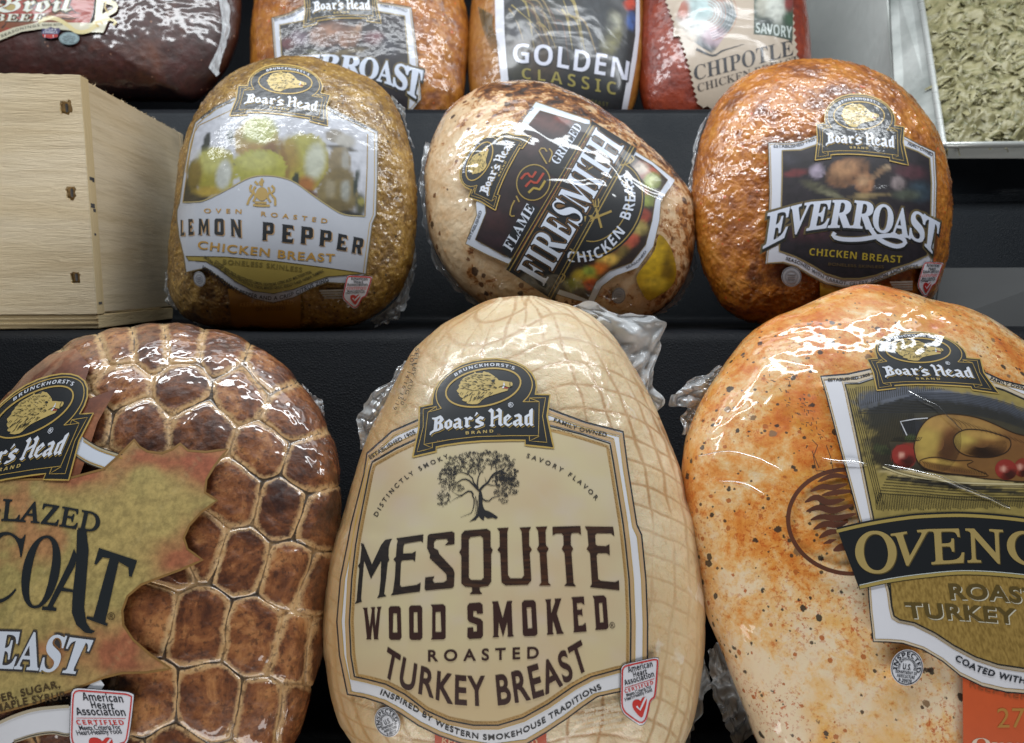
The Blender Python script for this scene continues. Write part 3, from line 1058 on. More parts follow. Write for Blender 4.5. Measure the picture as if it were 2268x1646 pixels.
# ---- crusted meats of the upper rows
def rough_disp(amp, sc_, seed, amp2=.0004):
    return lambda fx, fy, P_, pat: -amp * .8 + amp * fbm(P_ * sc_, 4, seed) + amp2 * fbm(P_ * sc_ * 4, 2, seed + 3)
def crust_mat(name, stops, sc_=40, fine=200, bump=.5, film=(1.0, 1.0, .10, .25), extra=None, bd=.003):
    t = NT(name)
    n, n2 = t.noise(sc_, 6, .68, .5), t.noise(fine, 5, .7)
    s = t.math('ADD', t.math('MULTIPLY', n, .6), t.math('MULTIPLY', n2, .4))
    c = t.ramp(s, *stops)
    if extra:
        c = extra(t, c)
    t.set(t.p, 'Base Color', c)
    t.p.inputs['Roughness'].default_value = .5
    t.set(t.p, 'Normal', t.bump(t.math('ADD', n, t.math('MULTIPLY', n2, .5)), bump, bd))
    t.film(*film)
    return t.m

lemon_out = [(658, 124), (576, 135), (517, 161), (476, 192), (447, 228), (424, 270), (406, 314), (395, 362), (389, 418), (383, 473), (375, 529), (371, 584), (374, 640), (391, 680), (421, 708), (480, 724), (576, 729), (687, 729), (775, 722),
             (835, 694), (884, 647), (908, 595), (920, 529), (924, 455), (920, 388), (909, 329), (895, 277), (868, 222), (832, 183), (780, 157), (724, 136)]
def lemon_extra(t, c):
    c = flecks(t, c, 330, .34, 'c7a869', .30, .4)
    return flecks(t, c, 300, .32, '3a2c17', .30, 1.1)
lemon = Loaf('crusted_chicken_breast', lemon_out, (650, 430), .545, .22, .060, .045, ex=.82, ey=.90, disp=rough_disp(.0011, 150, 41, .0005), margin=.0012)
lemon.build(crust_mat('pepper_crusted_meat', [(.34, '4a330e'), (.45, '7c591e'), (.54, '9a752a'), (.66, 'bd964a')], 60, 260, .9, (.8, .8, .12, .35), lemon_extra),
            'olive brown crusted chicken breast with yellow lemons on its white label', 'chicken breast', 'chicken breasts leaning on the middle shelf')

fire_out = [(1144, 178), (1076, 187), (1036, 208), (999, 237), (972, 277), (954, 318), (945, 354), (941, 402), (943, 452), (948, 503), (960, 543), (982, 587), (1019, 634), (1066, 672), (1127, 697), (1278, 716), (1400, 712), (1453, 693), (1493, 657),
            (1524, 603), (1540, 536), (1541, 469), (1528, 425), (1500, 385), (1463, 344), (1406, 294), (1345, 247), (1288, 212), (1228, 188), (1187, 179)]
def fire_pat(fx, fy, P_):
    top = np.clip((330 - fy + .25 * (fx - 1150)) / 110, 0, 1) + .55 * np.clip((fx - 1400) / 90, 0, 1) + .45 * np.clip((1010 - fx) / 60, 0, 1) * np.clip((500 - fy) / 200, 0, 1)
    return {'char': np.clip(top, 0, 1)}
def fire_mat():
    t = NT('charred_pale_meat')
    ch = t.attr('char').outputs['Fac']
    n, n2 = t.noise(34, 5, .65, .8), t.noise(110, 5, .72, .6)
    s = t.math('ADD', t.math('ADD', t.math('MULTIPLY', n, .55), t.math('MULTIPLY', n2, .45)), t.math('MULTIPLY', ch, .095))
    c = t.ramp(s, (.42, 'e0c8a4'), (.545, 'd3b085'), (.58, 'a9713a'), (.625, '6b3e1d'), (.68, '2a1b12'))
    c2 = flecks(t, flecks(t, c, 240, .34, '8d5a2c', .55, 2.6), 170, .32, '4a2a15', .40, 4.1)
    c = t.mix(t.math('MULTIPLY', ch, 1.0, True), c, c2)
    c = flecks(t, c, 150, .30, '6b3e1c', .42, .6)
    c = flecks(t, c, 95, .30, '3a2416', .30, 1.9)
    t.set(t.p, 'Base Color', c)
    t.p.inputs['Roughness'].default_value = .5
    t.set(t.p, 'Normal', t.bump(n2, .5, .002))
    t.film(1.2, 1.0, .07, .0)
    return t.m
fire = Loaf('charred_chicken_breast', fire_out, (1235, 450), .545, .22, .062, .045, disp=rough_disp(.0009, 60, 51), margin=.0010, pattern=fire_pat)
fire.build(fire_mat(), 'pale chicken breast with char marks and a black label, lying turned on its side', 'chicken breast', 'chicken breasts leaning on the middle shelf')

ever_out = [(1791, 129), (1735, 138), (1680, 152), (1632, 181), (1591, 222), (1565, 270), (1545, 333), (1535, 392), (1532, 444), (1538, 499), (1545, 555), (1562, 610), (1584, 655), (1617, 692), (1680, 718), (1828, 724), (2013, 700), (2065, 658),
            (2087, 610), (2102, 555), (2109, 488), (2110, 425), (2102, 370), (2087, 318), (2065, 270), (2031, 225), (1987, 183), (1932, 153), (1865, 134)]
def ever_extra(t, c):
    c = t.mix(t.math('MULTIPLY', t.ramp(t.noise(30, 5, .65, .8), (.51, 0.0), (.64, 1.0)), .8), c, '5c280d')
    return flecks(t, c, 210, .26, 'c8561c', .16, .9)
EV = [(.32, '5a2a07'), (.43, '94500d'), (.53, 'b97016'), (.68, 'cf9036')]
ever = Loaf('glazed_chicken_breast', ever_out, (1822, 430), .545, .22, .062, .045, ex=.82, ey=.9, disp=rough_disp(.0012, 120, 61, .0006), margin=.0015)
ever.build(crust_mat('glossy_orange_meat', EV, 45, 170, .6, (1.0, 1.0, .05, .30), ever_extra),
           'glossy orange chicken breast with curved white lettering, below the steel pan', 'chicken breast', 'chicken breasts leaning on the middle shelf')

b_ever_out = [(795, -230), (650, -200), (580, -80), (556, 40), (553, 150), (560, 260), (620, 300), (800, 310), (960, 300), (1020, 240), (1036, 150), (1040, 60), (1020, -40), (980, -140), (900, -210)]
bever = Loaf('glazed_chicken_breast', b_ever_out, (796, 50), .735, .15, .060, .05, disp=rough_disp(.0014, 80, 71), margin=.0014, nt=360, nf=130)
bever.build(crust_mat('rear_orange_meat', [(.32, '6e3810'), (.44, '9c5a1a'), (.56, 'b67524'), (.70, 'c48a3c')], 40, 140, .5, (.8, .9, .09, .25), ever_extra),
            'orange chicken breast on the top shelf, half hidden behind the one with lemons', 'chicken breast', 'chicken breasts on the top shelf')

gold_out = [(1235, -230), (1120, -200), (1060, -80), (1040, 40), (1036, 160), (1060, 260), (1150, 300), (1300, 300), (1390, 260), (1420, 170), (1428, 60), (1415, -60), (1370, -180)]
gold = Loaf('golden_chicken_breast', gold_out, (1233, 50), .735, .15, .058, .05, disp=rough_disp(.0006, 60, 81), margin=.0008, nt=360, nf=130)
gold.build(crust_mat('golden_meat', [(.30, '7a4818'), (.45, '9c6426'), (.6, 'ae7832'), (.75, 'bb8a45')], 40, 150, .4, (.8, .7, .14, .08)),
           'golden chicken breast on the top shelf with a dark label of rooster feathers', 'chicken breast', 'chicken breasts on the top shelf')

chip_out = [(1600, -230), (1490, -190), (1440, -80), (1418, 40), (1414, 150), (1430, 250), (1520, 300), (1660, 300), (1770, 240), (1796, 150), (1792, 50), (1770, -80), (1720, -190)]
chip = Loaf('spiced_chicken_breast', chip_out, (1605, 40), .735, .15, .056, .05, disp=rough_disp(.0007, 70, 91), margin=.0008, nt=360, nf=130)
chip.build(crust_mat('brick_red_meat', [(.30, '561706'), (.45, '7a260b'), (.6, '963610'), (.75, 'ab4c1d')], 40, 160, .5, (.8, .7, .14, .08)),
           'brick red chicken breast on the top shelf with a beige ragged edged label', 'chicken breast', 'chicken breasts on the top shelf')

broil_out = [(531, -40), (533, 50), (524, 100), (500, 156), (440, 222), (390, 226), (300, 226), (150, 228), (-100, 230), (-300, 190), (-430, 60), (-410, -130), (-200, -240), (150, -250), (400, -200), (500, -120)]
def broil_extra(t, c):
    c = t.mix(t.math('MULTIPLY', t.ramp(t.noise(12, 4, .6, .4), (.60, 0.0), (.72, 1.0)), .6), c, '6e3a1c')
    return flecks(t, c, 190, .22, '8a6450', .12, .3)
broil = Loaf('beef_roast', broil_out, (110, 20), .735, .1, .070, .05, disp=rough_disp(.0006, 50, 95), margin=.0008, nt=420, nf=150)
broil.build(crust_mat('dark_red_beef', [(.30, '1e0d0b'), (.45, '33160f'), (.6, '441c16'), (.75, '5a2b22')], 30, 150, .35, (.7, .8, .11, .0), broil_extra),
            'dark red beef roast in clear film on the top shelf above the crate', 'beef roast')
# ------------------------------------------------------------------ shared print: brand badge, heart badge, inspection stamp
BOAR = [(720, 535), (745, 500), (738, 470), (765, 440), (760, 420), (785, 395), (800, 370), (830, 350), (870, 330), (920, 310), (965, 292), (975, 266), (1000, 290), (1060, 285), (1090, 292), (1110, 262), (1150, 276), (1180, 280), (1230, 310), (1270, 338),
        (1310, 370), (1330, 397), (1400, 405), (1470, 417), (1500, 420), (1525, 425), (1538, 450), (1530, 485), (1490, 500), (1440, 490), (1410, 492), (1475, 515), (1460, 550), (1380, 572), (1270, 607), (1180, 637), (1130, 657), (1080, 692), (1050, 727), (1010, 750),
        (940, 754), (880, 745), (850, 735), (862, 716), (810, 707), (785, 690), (800, 667), (760, 642), (735, 610), (747, 592), (718, 570), (706, 545)]
BH = [([(345, 955), (400, 950), (470, 918), (500, 945), (522, 985), (480, 1030), (507, 1060), (512, 1112), (440, 1150), (380, 1165), (340, 1190), (325, 1217), (310, 1205), (320, 1168), (350, 1148), (370, 1130), (383, 985), (350, 977)],
       [[(430, 985), (455, 967), (462, 988), (430, 1018)], [(430, 1050), (455, 1058), (448, 1108), (424, 1122)]]),
      ([(530, 1022), (600, 972), (645, 1010), (640, 1085), (570, 1132), (526, 1095)], [[(570, 1028), (598, 1010), (603, 1072), (576, 1092)]]),
      ([(668, 985), (738, 953), (775, 985), (775, 1080), (802, 1095), (760, 1122), (730, 1097), (690, 1122), (653, 1090), (660, 1050), (730, 1022), (730, 996), (700, 1000), (680, 1015)], [[(698, 1062), (732, 1046), (730, 1077), (706, 1092)]]),
      ([(813, 960), (850, 943), (872, 965), (905, 933), (952, 960), (930, 987), (882, 987), (880, 1060), (912, 1077), (860, 1107), (818, 1080), (835, 1060), (835, 985)], []),
      ([(1000, 868), (1027, 890), (990, 927), (968, 937), (985, 905)], []),
      ([(985, 985), (1055, 930), (1117, 950), (1095, 987), (1060, 975), (1032, 990), (1112, 1030), (1107, 1067), (1040, 1097), (990, 1112), (962, 1105), (990, 1073), (1030, 1075), (1058, 1058), (985, 1022)], []),
      ([(1173, 855), (1220, 813), (1258, 845), (1255, 945), (1330, 905), (1325, 870), (1288, 845), (1335, 808), (1378, 845), (1372, 1040), (1402, 1055), (1360, 1082), (1325, 1055), (1328, 945), (1253, 980), (1250, 1050), (1277, 1065), (1240, 1092), (1193, 1075), (1213, 1050), (1215, 880)], []),
      ([(1400, 955), (1470, 897), (1520, 940), (1447, 1007), (1447, 1038), (1480, 1050), (1532, 1020), (1532, 1042), (1470, 1087), (1402, 1045)], [[(1446, 962), (1468, 940), (1476, 955), (1448, 985)]]),
      ([(1558, 920), (1630, 892), (1672, 925), (1672, 1035), (1702, 1055), (1655, 1087), (1625, 1052), (1585, 1087), (1538, 1055), (1545, 1010), (1625, 968), (1620, 940), (1590, 940), (1570, 950)], [[(1588, 1022), (1625, 1002), (1625, 1030), (1600, 1052)]]),
      ([(1713, 930), (1778, 893), (1783, 845), (1825, 813), (1837, 830), (1832, 1045), (1847, 1065), (1810, 1082), (1785, 1052), (1750, 1082), (1713, 1045)], [[(1758, 947), (1785, 930), (1785, 1030), (1757, 1042)]])]
B_OUT = [(55, 1540), (148, 1110), (160, 790), (350, 750), (345, 690), (370, 560), (430, 440), (520, 330), (640, 235), (780, 160), (950, 105), (1130, 78), (1300, 72), (1450, 90), (1590, 130), (1720, 195), (1820, 290), (1880, 400), (1892, 500), (1872, 602),
         (2092, 610), (2048, 930), (2147, 1405), (1722, 1360), (1722, 1290), (1500, 1290), (1100, 1300), (800, 1325), (550, 1360), (405, 1390), (405, 1455)]

def badge(l, parent, f, k, fm='plain', fine=True):
    p = Part(l, 'brand_badge', parent)
    g, nv, wh = ink(GOLD, fm, .05), ink(NAVY, fm, .04), ink('dfe4ee', fm, .02)
    c = np.mean(B_OUT, 0)
    F2 = lambda q: f(np.asarray(q, float)).tolist() if not isinstance(f(np.asarray(q, float)), list) else f(q)
    p.poly(F2(B_OUT), nv, 6)
    p.stroke(F2(B_OUT), 24 * k, g, 7, closed=True, sm=False)
    p.stroke(F2([(480, 815), (430, 740), (405, 650), (410, 560), (460, 450), (560, 340), (690, 250), (850, 180), (1050, 130), (1250, 112), (1420, 122), (1560, 155), (1690, 215), (1780, 310), (1825, 420), (1820, 520), (1770, 630), (1690, 715)]), 15 * k, g, 7)
    ln = max(10 * k, 1.1)
    p.stroke(F2([(1690, 715), (1930, 715), (1920, 1220), (1500, 1220), (1000, 1235), (600, 1280), (225, 1350), (285, 870), (480, 815)]), ln, g, 7, sm=False)
    for q in ([(1785, 712), (1785, 660), (2025, 655), (1980, 930), (2045, 1320), (1785, 1300), (1930, 1230)], [(1785, 1225), (1785, 1300)], [(1785, 660), (1930, 715)],
              [(410, 830), (410, 785), (215, 825), (215, 1090), (120, 1465), (350, 1405), (225, 1350)], [(350, 1335), (350, 1405)], [(410, 785), (285, 870)]):
        p.stroke(F2(q), ln, g, 7.2, sm=False)
    th = np.linspace(0, 2 * np.pi, 60, endpoint=False)
    p.stroke(F2(ell((1102, 506), 562, 272, -11, th)), 24 * k, g, 7.4, closed=True)
    tan = ink('c9b06a', fm, .05)
    p.poly(F2(BOAR), tan, 7.4)
    rr = random.Random(11)
    dk = ink('20241f', fm, .0)
    for _ in range(230 if fine else 150):
        x, y = rr.uniform(735, 1330), rr.uniform(300, 735)
        if not inside(x, y, BOAR): continue
        a = math.atan2(y - 520, 900 - x * .6) * .3 + math.pi + rr.uniform(-.3, .3) + (.7 if y > 560 else -.3)
        L = rr.uniform(30, 75)
        q = [(x, y), (x + L * .5 * math.cos(a), y - L * .5 * math.sin(a) + 6), (x + L * math.cos(a), y - L * math.sin(a) + 16)]
        if not inside(*q[2], BOAR): continue
        p.stroke(F2(q), max(8 * k, .8), dk, 8.2, taper=True, n=4)
    p.disc(f(np.array([(1250., 405.)]))[0] if not isinstance(f([(0, 0)]), list) else f([(1250, 405)])[0], 26 * k, 18 * k, 0, dk, 8.4, 12)
    p.stroke(F2([(1330, 500), (1400, 480), (1440, 495)]), 9 * k, dk, 8.4)
    p.poly(F2([(1408, 420), (1422, 470), (1402, 517), (1380, 517), (1396, 470)]), wh, 8.6)
    p.poly(F2([(1412, 500), (1470, 507), (1465, 522), (1402, 518)]), ink('a8322c', fm, .0), 8.5)
    p.stroke(F2([(1500, 425), (1495, 455), (1505, 490), (1530, 480)]), 9 * k, dk, 8.6)
    for (dx, dy), m, ly in (((17, 18), g, 7.3), ((10, 9), nv, 7.8), ((0, 0), wh, 8.4)):
        for q, hs in BH:
            p.poly(F2([(a + dx, b + dy) for a, b in q]), m, ly, [F2([(a + dx, b + dy) for a, b in h]) for h in hs])
    fa = lambda q: np.asarray(F2(q))
    p.text("BRUNCKHORST'S", [(690, 340), (830, 258), (1000, 210), (1200, 186), (1400, 196), (1560, 240)], 44, wh, 7.6, 'bold', 0, 1.25, f=fa)
    p.text('BRAND', [(842, 1203), (1050, 1188), (1252, 1172)], 44, tan, 7.6, 'bold', 0, 1.5, f=fa)
    if fine:
        p.stroke(F2(ell((1508, 762), 38, 36, 0, th[::3])), 8 * k, wh, 7.6, closed=True)
        p.text('R', [(1490, 782), (1526, 780)], 40, wh, 7.6, 'bold', f=fa)
    return p.finish()

def inside(x, y, poly):
    c = False
    j = len(poly) - 1
    for i in range(len(poly)):
        (a, b), (d, e) = poly[i], poly[j]
        if (b > y) != (e > y) and x < (d - a) * (y - b) / (e - b) + a:
            c = not c
        j = i
    return c

H_OUT = [(735, 400), (790, 372), (1240, 268), (1290, 270), (1312, 310), (1270, 850), (1225, 930), (1180, 990), (1150, 1130), (1115, 1270), (1075, 1335), (1030, 1350), (980, 1335), (780, 1190), (730, 1120), (708, 1050), (705, 900), (712, 480)]
def heart(l, parent, f, k, fm='plain', fine=True):
    p = Part(l, 'heart_badge', parent)
    fa = lambda q: np.asarray(f(np.asarray(q, float)))
    wh, rd, bk = ink('e6e6ee', fm, .02), ink('cf2f26', fm, .03), ink('23252c', fm, .0)
    c = np.array((1000, 760))
    out = smooth(H_OUT, 60, True)
    p.poly(fa(out)[:-1].tolist(), bk, 9)
    p.poly(fa(c + (out - c) * .978)[:-1].tolist(), wh, 9.6)
    p.stroke(fa(c + (out - c) * .915)[:-1], 24 * k, rd, 10.4, closed=True, sm=False)
    for s_, b, h, m, ft, sp in (('American', [(830, 515), (1215, 418)], 92, bk, 'bold', 1), ('Heart', [(915, 585), (1130, 530)], 82, bk, 'bold', 1), ('Association', [(775, 718), (1240, 575)], 88, bk, 'bold', 1),
                            ('CERTIFIED', [(778, 836), (1226, 692)], 55, rd, 'bold', 1.2), ('Meets Criteria For', [(808, 897), (1195, 757)], 56, bk, 'sans', .95), ('Heart-Healthy Food', [(785, 965), (1205, 805)], 56, bk, 'sans', .95)):
        p.text(s_, b, h, m, 10.4, ft, .012 if ft == 'sans' else 0, sp, f=fa)
    p.stroke(fa([(770, 757), (1235, 610)]), 9 * k, rd, 10.4, sm=False)
    ht = [(1035, 1222), (930, 1120), (893, 1040), (900, 970), (950, 938), (1000, 945), (1020, 965), (1045, 915), (1085, 895), (1118, 930), (1110, 1010), (1080, 1120)]
    p.poly(fa(smooth(ht, 40, True))[:-1].tolist(), rd, 10.4)
    p.stroke(fa([(955, 1040), (1010, 1100), (1100, 905)]), 30 * k, wh, 11, sm=False)
    return p.finish()

def stamp(l, parent, c, rx, ry, ang, num, fm='plain', fine=True, wh='d9dbe2'):
    p = Part(l, 'inspection_stamp', parent)
    w, b = ink(wh, fm, .03), ink('20222a', fm, .0)
    p.disc(c, rx, ry, ang, w, 3)
    p.ring(c, rx * .93, ry * .93, ang, rx * .05, b, 4)
    if fine:
        fe = lambda q: ell_map(c, rx, ry, ang, q)
        ar = lambda r, a0, a1: [(r * math.cos(R(a)), r * math.sin(R(a))) for a in np.linspace(a0, a1, 9)]
        p.text('INSPECTED', ar(.60, -198, 18), .26, b, 4, 'bold', 0, 1.05, f=fe)
        p.text('FOR WHOLESOMENESS', ar(.42, -195, 15), .15, b, 4, 'bold', f=fe)
        p.text('U.S.', [(-.26, .12), (.26, .12)], .32, b, 4, 'bold', f=fe)
        p.text('DEPARTMENT OF', [(-.66, .36), (.66, .36)], .17, b, 4, 'bold', f=fe)
        p.text('AGRICULTURE', [(-.55, .58), (.55, .58)], .17, b, 4, 'bold', f=fe)
        p.text(num, [(-.4, .84), (.4, .84)], .2, b, 4, 'bold', f=fe)
    else:
        p.ring(c, rx * .62, ry * .62, ang, rx * .16, ink('8d9098', fm), 4)
        for yy in (-.18, .05, .28):
            q = ell_map(c, rx, ry, ang, [(-.4, yy), (.4, yy)])
            p.stroke(q, ry * .1, ink('7b7e87', fm), 4, sm=False)
    return p.finish()

def ell_map(c, rx, ry, ang, q):
    q = np.asarray(q, float)
    ca, sa = math.cos(R(ang)), math.sin(R(ang))
    x, y = q[:, 0] * rx, q[:, 1] * ry
    return np.stack([c[0] + x * ca - y * sa, c[1] + x * sa + y * ca], 1)

BLOCK = {
    'L': ([(0, 0), (1, 0), (1, .3), (.85, .2), (.47, .2), (.47, .95), (.55, 1), (0, 1), (.08, .95), (.08, .05)], []),
    'E': ([(0, 0), (.95, 0), (1, .30), (.85, .2), (.44, .2), (.44, .41), (.7, .41), (.75, .35), (.75, .66), (.7, .6), (.44, .6), (.44, .81), (.85, .81), (1, .72), (.95, 1), (0, 1), (.08, .95), (.08, .05)], []),
    'M': ([(0, 0), (.32, 0), (.27, .05), (.27, .62), (.5, .08), (.73, .62), (.73, .05), (.68, 0), (1, 0), (.94, .05), (.94, .95), (1, 1), (.72, 1), (.5, .5), (.28, 1), (0, 1), (.06, .95), (.06, .05)], []),
    'O': ([(.15, 0), (.85, 0), (1, .1), (1, .9), (.85, 1), (.15, 1), (0, .9), (0, .1)], [[(.36, .2), (.64, .2), (.64, .8), (.36, .8)]]),
    'N': ([(0, 0), (.34, 0), (.28, .05), (.28, .58), (.68, 0), (.94, 0), (.94, .95), (1, 1), (.66, 1), (.72, .95), (.72, .44), (.32, 1), (0, 1), (.06, .95), (.06, .05)], []),
    'P': ([(0, 0), (.48, 0), (.4, .05), (.4, .36), (.85, .36), (1, .47), (1, .9), (.87, 1), (0, 1), (.07, .95), (.07, .05)], [[(.4, .55), (.68, .55), (.68, .82), (.4, .82)]]),
    'R': ([(0, 0), (.42, 0), (.36, .05), (.36, .36), (.5, .36), (.64, 0), (1, 0), (.94, .06), (.82, .38), (1, .5), (1, .9), (.87, 1), (0, 1), (.07, .95), (.07, .05)], [[(.38, .55), (.66, .55), (.66, .82), (.38, .82)]]),
}
def block(p, ch, bl, br, tr, tl, mat, layer, shift=(0, 0)):
    def f(q):
        return [((1 - b) * ((1 - a) * bl[0] + a * br[0]) + b * ((1 - a) * tl[0] + a * tr[0]) + shift[0], (1 - b) * ((1 - a) * bl[1] + a * br[1]) + b * ((1 - a) * tl[1] + a * tr[1]) + shift[1]) for a, b in q]
    o, hs = BLOCK[ch]
    p.poly(f(o), mat, layer, [f(h) for h in hs])

# ------------------------------------------------------------------ 2: oak tree label
out = CE([(605, 752), (455, 818), (315, 942), (298, 1060), (225, 1347)]) + CF([(203, 260), (165, 450), (145, 690), (160, 880), (205, 1100), (300, 1118), (402, 1150), (500, 1205), (605, 1276), (720, 1332), (843, 1374), (1018, 1405), (1214, 1379), (1330, 1310), (1438, 1239), (1530, 1170), (1613, 1113), (1739, 1085), (1893, 1050),
      (1896, 700), (1886, 450), (1862, 200)]) + CE([(1835, 1347), (1780, 1000), (1757, 820), (1550, 768), (1340, 690)])
inn = CE([(600, 862), (480, 918), (345, 995), (330, 1050), (272, 1347)]) + CF([(252, 260), (230, 450), (217, 690), (226, 880), (246, 1000), (318, 1015), (423, 1043), (528, 1099), (647, 1190), (773, 1246), (913, 1274), (1053, 1274), (1193, 1232), (1333, 1155), (1473, 1057), (1578, 1001), (1739, 957), (1797, 948),
      (1800, 700), (1790, 450), (1770, 250)]) + CE([(1757, 1347), (1702, 1000), (1682, 888), (1520, 835), (1345, 790)])
lab = Part(mesq, 'label', None, 24)
lab.poly(CN([(690, 1090), (1585, 1060), (1600, 1330), (685, 1330)]), ink('bf4d28', 'soft'), 0)
lab.poly(out, ink('e4e5ea', 'soft', .02), 2)
lab = lab.finish()
bd = Part(mesq, 'border', lab)
oc, ic = np.mean(out, 0), np.mean(inn, 0)
gi = lambda pts, c, s_: (np.asarray(c) + (np.asarray(pts) - c) * s_).tolist()
tan2 = ink('c6a67c', 'soft', .05)
bd.stroke(gi(out, oc, .985), 7, tan2, 3, closed=True, sm=False)
bd.stroke(gi(out, oc, .972), 1.6, ink('c9a54c', 'soft'), 3.3, closed=True, sm=False)
bd.stroke(out, 3.0, ink('23282e', 'soft'), 3.6, closed=True, sm=False)
bd.stroke(gi(inn, ic, 1.018), 7, tan2, 3, closed=True, sm=False)
bd.stroke(gi(inn, ic, 1.032), 1.6, ink('c9a54c', 'soft'), 3.3, closed=True, sm=False)
bd.finish()
pan_ = Part(mesq, 'panel', lab)
def tone(px, py):
    p3 = np.stack([px / 110, py / 90, px * 0], 1)
    a = fbm(p3, 4, 21)[:, None]
    b = fbm(p3 * 2.1, 3, 27)[:, None]
    c = np.array(lin('d2c29d')) + np.clip(a, 0, 1) * (np.array(lin('d9cea0')) - np.array(lin('d2c29d'))) + np.clip(-a, 0, 1) * (np.array(lin('ceb490')) - np.array(lin('d2c29d')))
    c = c * (1 - .45 * np.clip(b, 0, 1)) + np.array(lin('d2c4c0')) * .45 * np.clip(b, 0, 1)
    fx_ = np.clip((py - 1380) / 200, 0, 1)[:, None] * .5
    return c * (1 - fx_) + np.array(lin('d4b683')) * fx_
pan_.poly(inn, painted('soft', 'print_parchment'), 4.4, step=14, col=tone)
pan_.stroke(inn, 3.2, ink('23282e', 'soft'), 5, closed=True, sm=False)
pan_.stroke(gi(inn, ic, .980), 7, ink('b8945c', 'soft', .25), 4.8, closed=True, sm=False)
pan_.finish()
rr = random.Random(21)
dots = Part(mesq, 'dotted_line', lab)
dl = smooth(gi(inn, ic, .975) + [gi(inn, ic, .975)[0]], 420)
for k, (a, b) in enumerate(dl):
    t_ = (k % 2) * 3 - 1.5
    dots.stroke([(a - 1.2 + t_ * .4, b - t_ * .3), (a + 1.2 + t_ * .4, b - t_ * .3)], 1.5, ink('8f6a35', 'soft', 0), 5.3, sm=False)
dots.finish()
bk, brn = ink('24211f', 'soft', .04), ink('3a211c', 'soft', .06)
tx = Part(mesq, 'small_lettering', lab)
tx.text('ESTABLISHED 1905', CE([(335, 977), (465, 898), (590, 832)]), 9, bk, 4, 'sans', .02, 1.06)
tx.text('FAMILY OWNED', CE([(1365, 764), (1515, 818), (1662, 850)]), 8.6, bk, 4, 'sans', .02, 1.15)
gr = ink('3a3531', 'soft', .05)
tx.text('DISTINCTLY SMOKY', CE([(374, 1303), (440, 1195), (530, 1100), (640, 1030), (776, 970)]), 9.5, gr, 6, 'sans', .015, 1.7)
tx.text('SAVORY FLAVOR', CE([(1212, 968), (1330, 1010), (1450, 1075), (1540, 1145), (1602, 1210)]), 9.5, gr, 6, 'sans', .015, 1.7)
tx.text('ROASTED', CN([(640, 535), (1080, 526), (1525, 510)]), CN([(640, 448), (1080, 437), (1525, 420)]), brn, 6, 'sans', .022, 1.7)
tx.text('INSPIRED BY WESTERN SMOKEHOUSE TRADITIONS', CN([(250, 802), (380, 856), (530, 938), (700, 1046), (880, 1126), (1050, 1163), (1170, 1168), (1330, 1142), (1500, 1072), (1620, 1004), (1750, 925), (1900, 825), (2035, 758)]), 11.5, bk, 4, 'sans', .02, 1.14)
for k, s_ in enumerate(('While many factors', 'affect heart disease, diets', 'low in saturated fat and', 'cholesterol may reduce', 'the risk of this disease.')):
    tx.text(s_, CN([(1900 - [0, 95, 65, 45, -15][k], 955 + k * 42 + [0, 12, 8, 4, 0][k]), (2178 + [0, 5, 0, 20, 55][k], 890 + k * 42)]), 8.5, ink('e9dec6', 'soft', .0), 1, 'bold')
tx.text('KEEP REFRIGERATED', CN([(745, 1195), (1150, 1235), (1520, 1205)]), 12, ink('e0b48a', 'soft'), 1.2, 'bold')
tx.text('®', CN([(2098, 272), (2142, 268)]), 13, brn, 6)
tx.finish()
ti = Part(mesq, 'title_lettering', lab)
t = NT('wood_grain_print')
v = t.n('ShaderNodeTexNoise', Vector=t.mapped((60, 60, 900)), Scale=1.0, Detail=5.0, Roughness=.65, Distortion=.6).outputs[0]
x_ = t.n('ShaderNodeSeparateXYZ', Vector=t.co()).outputs[0]
mid = t.ramp(t.math('ABSOLUTE', t.math('SUBTRACT', x_, .012), 0), (.0, 1.0), (.075, 0.0))
t.set(t.p, 'Base Color', t.mix(mid, t.ramp(v, (.35, '1c1a1a'), (.65, '2f2a27')), t.ramp(v, (.35, '26140d'), (.6, '4d2d18'), (.75, '6d4524'))))
t.p.inputs['Roughness'].default_value = .5
t.film(*FILM['soft'])
wg = t.m
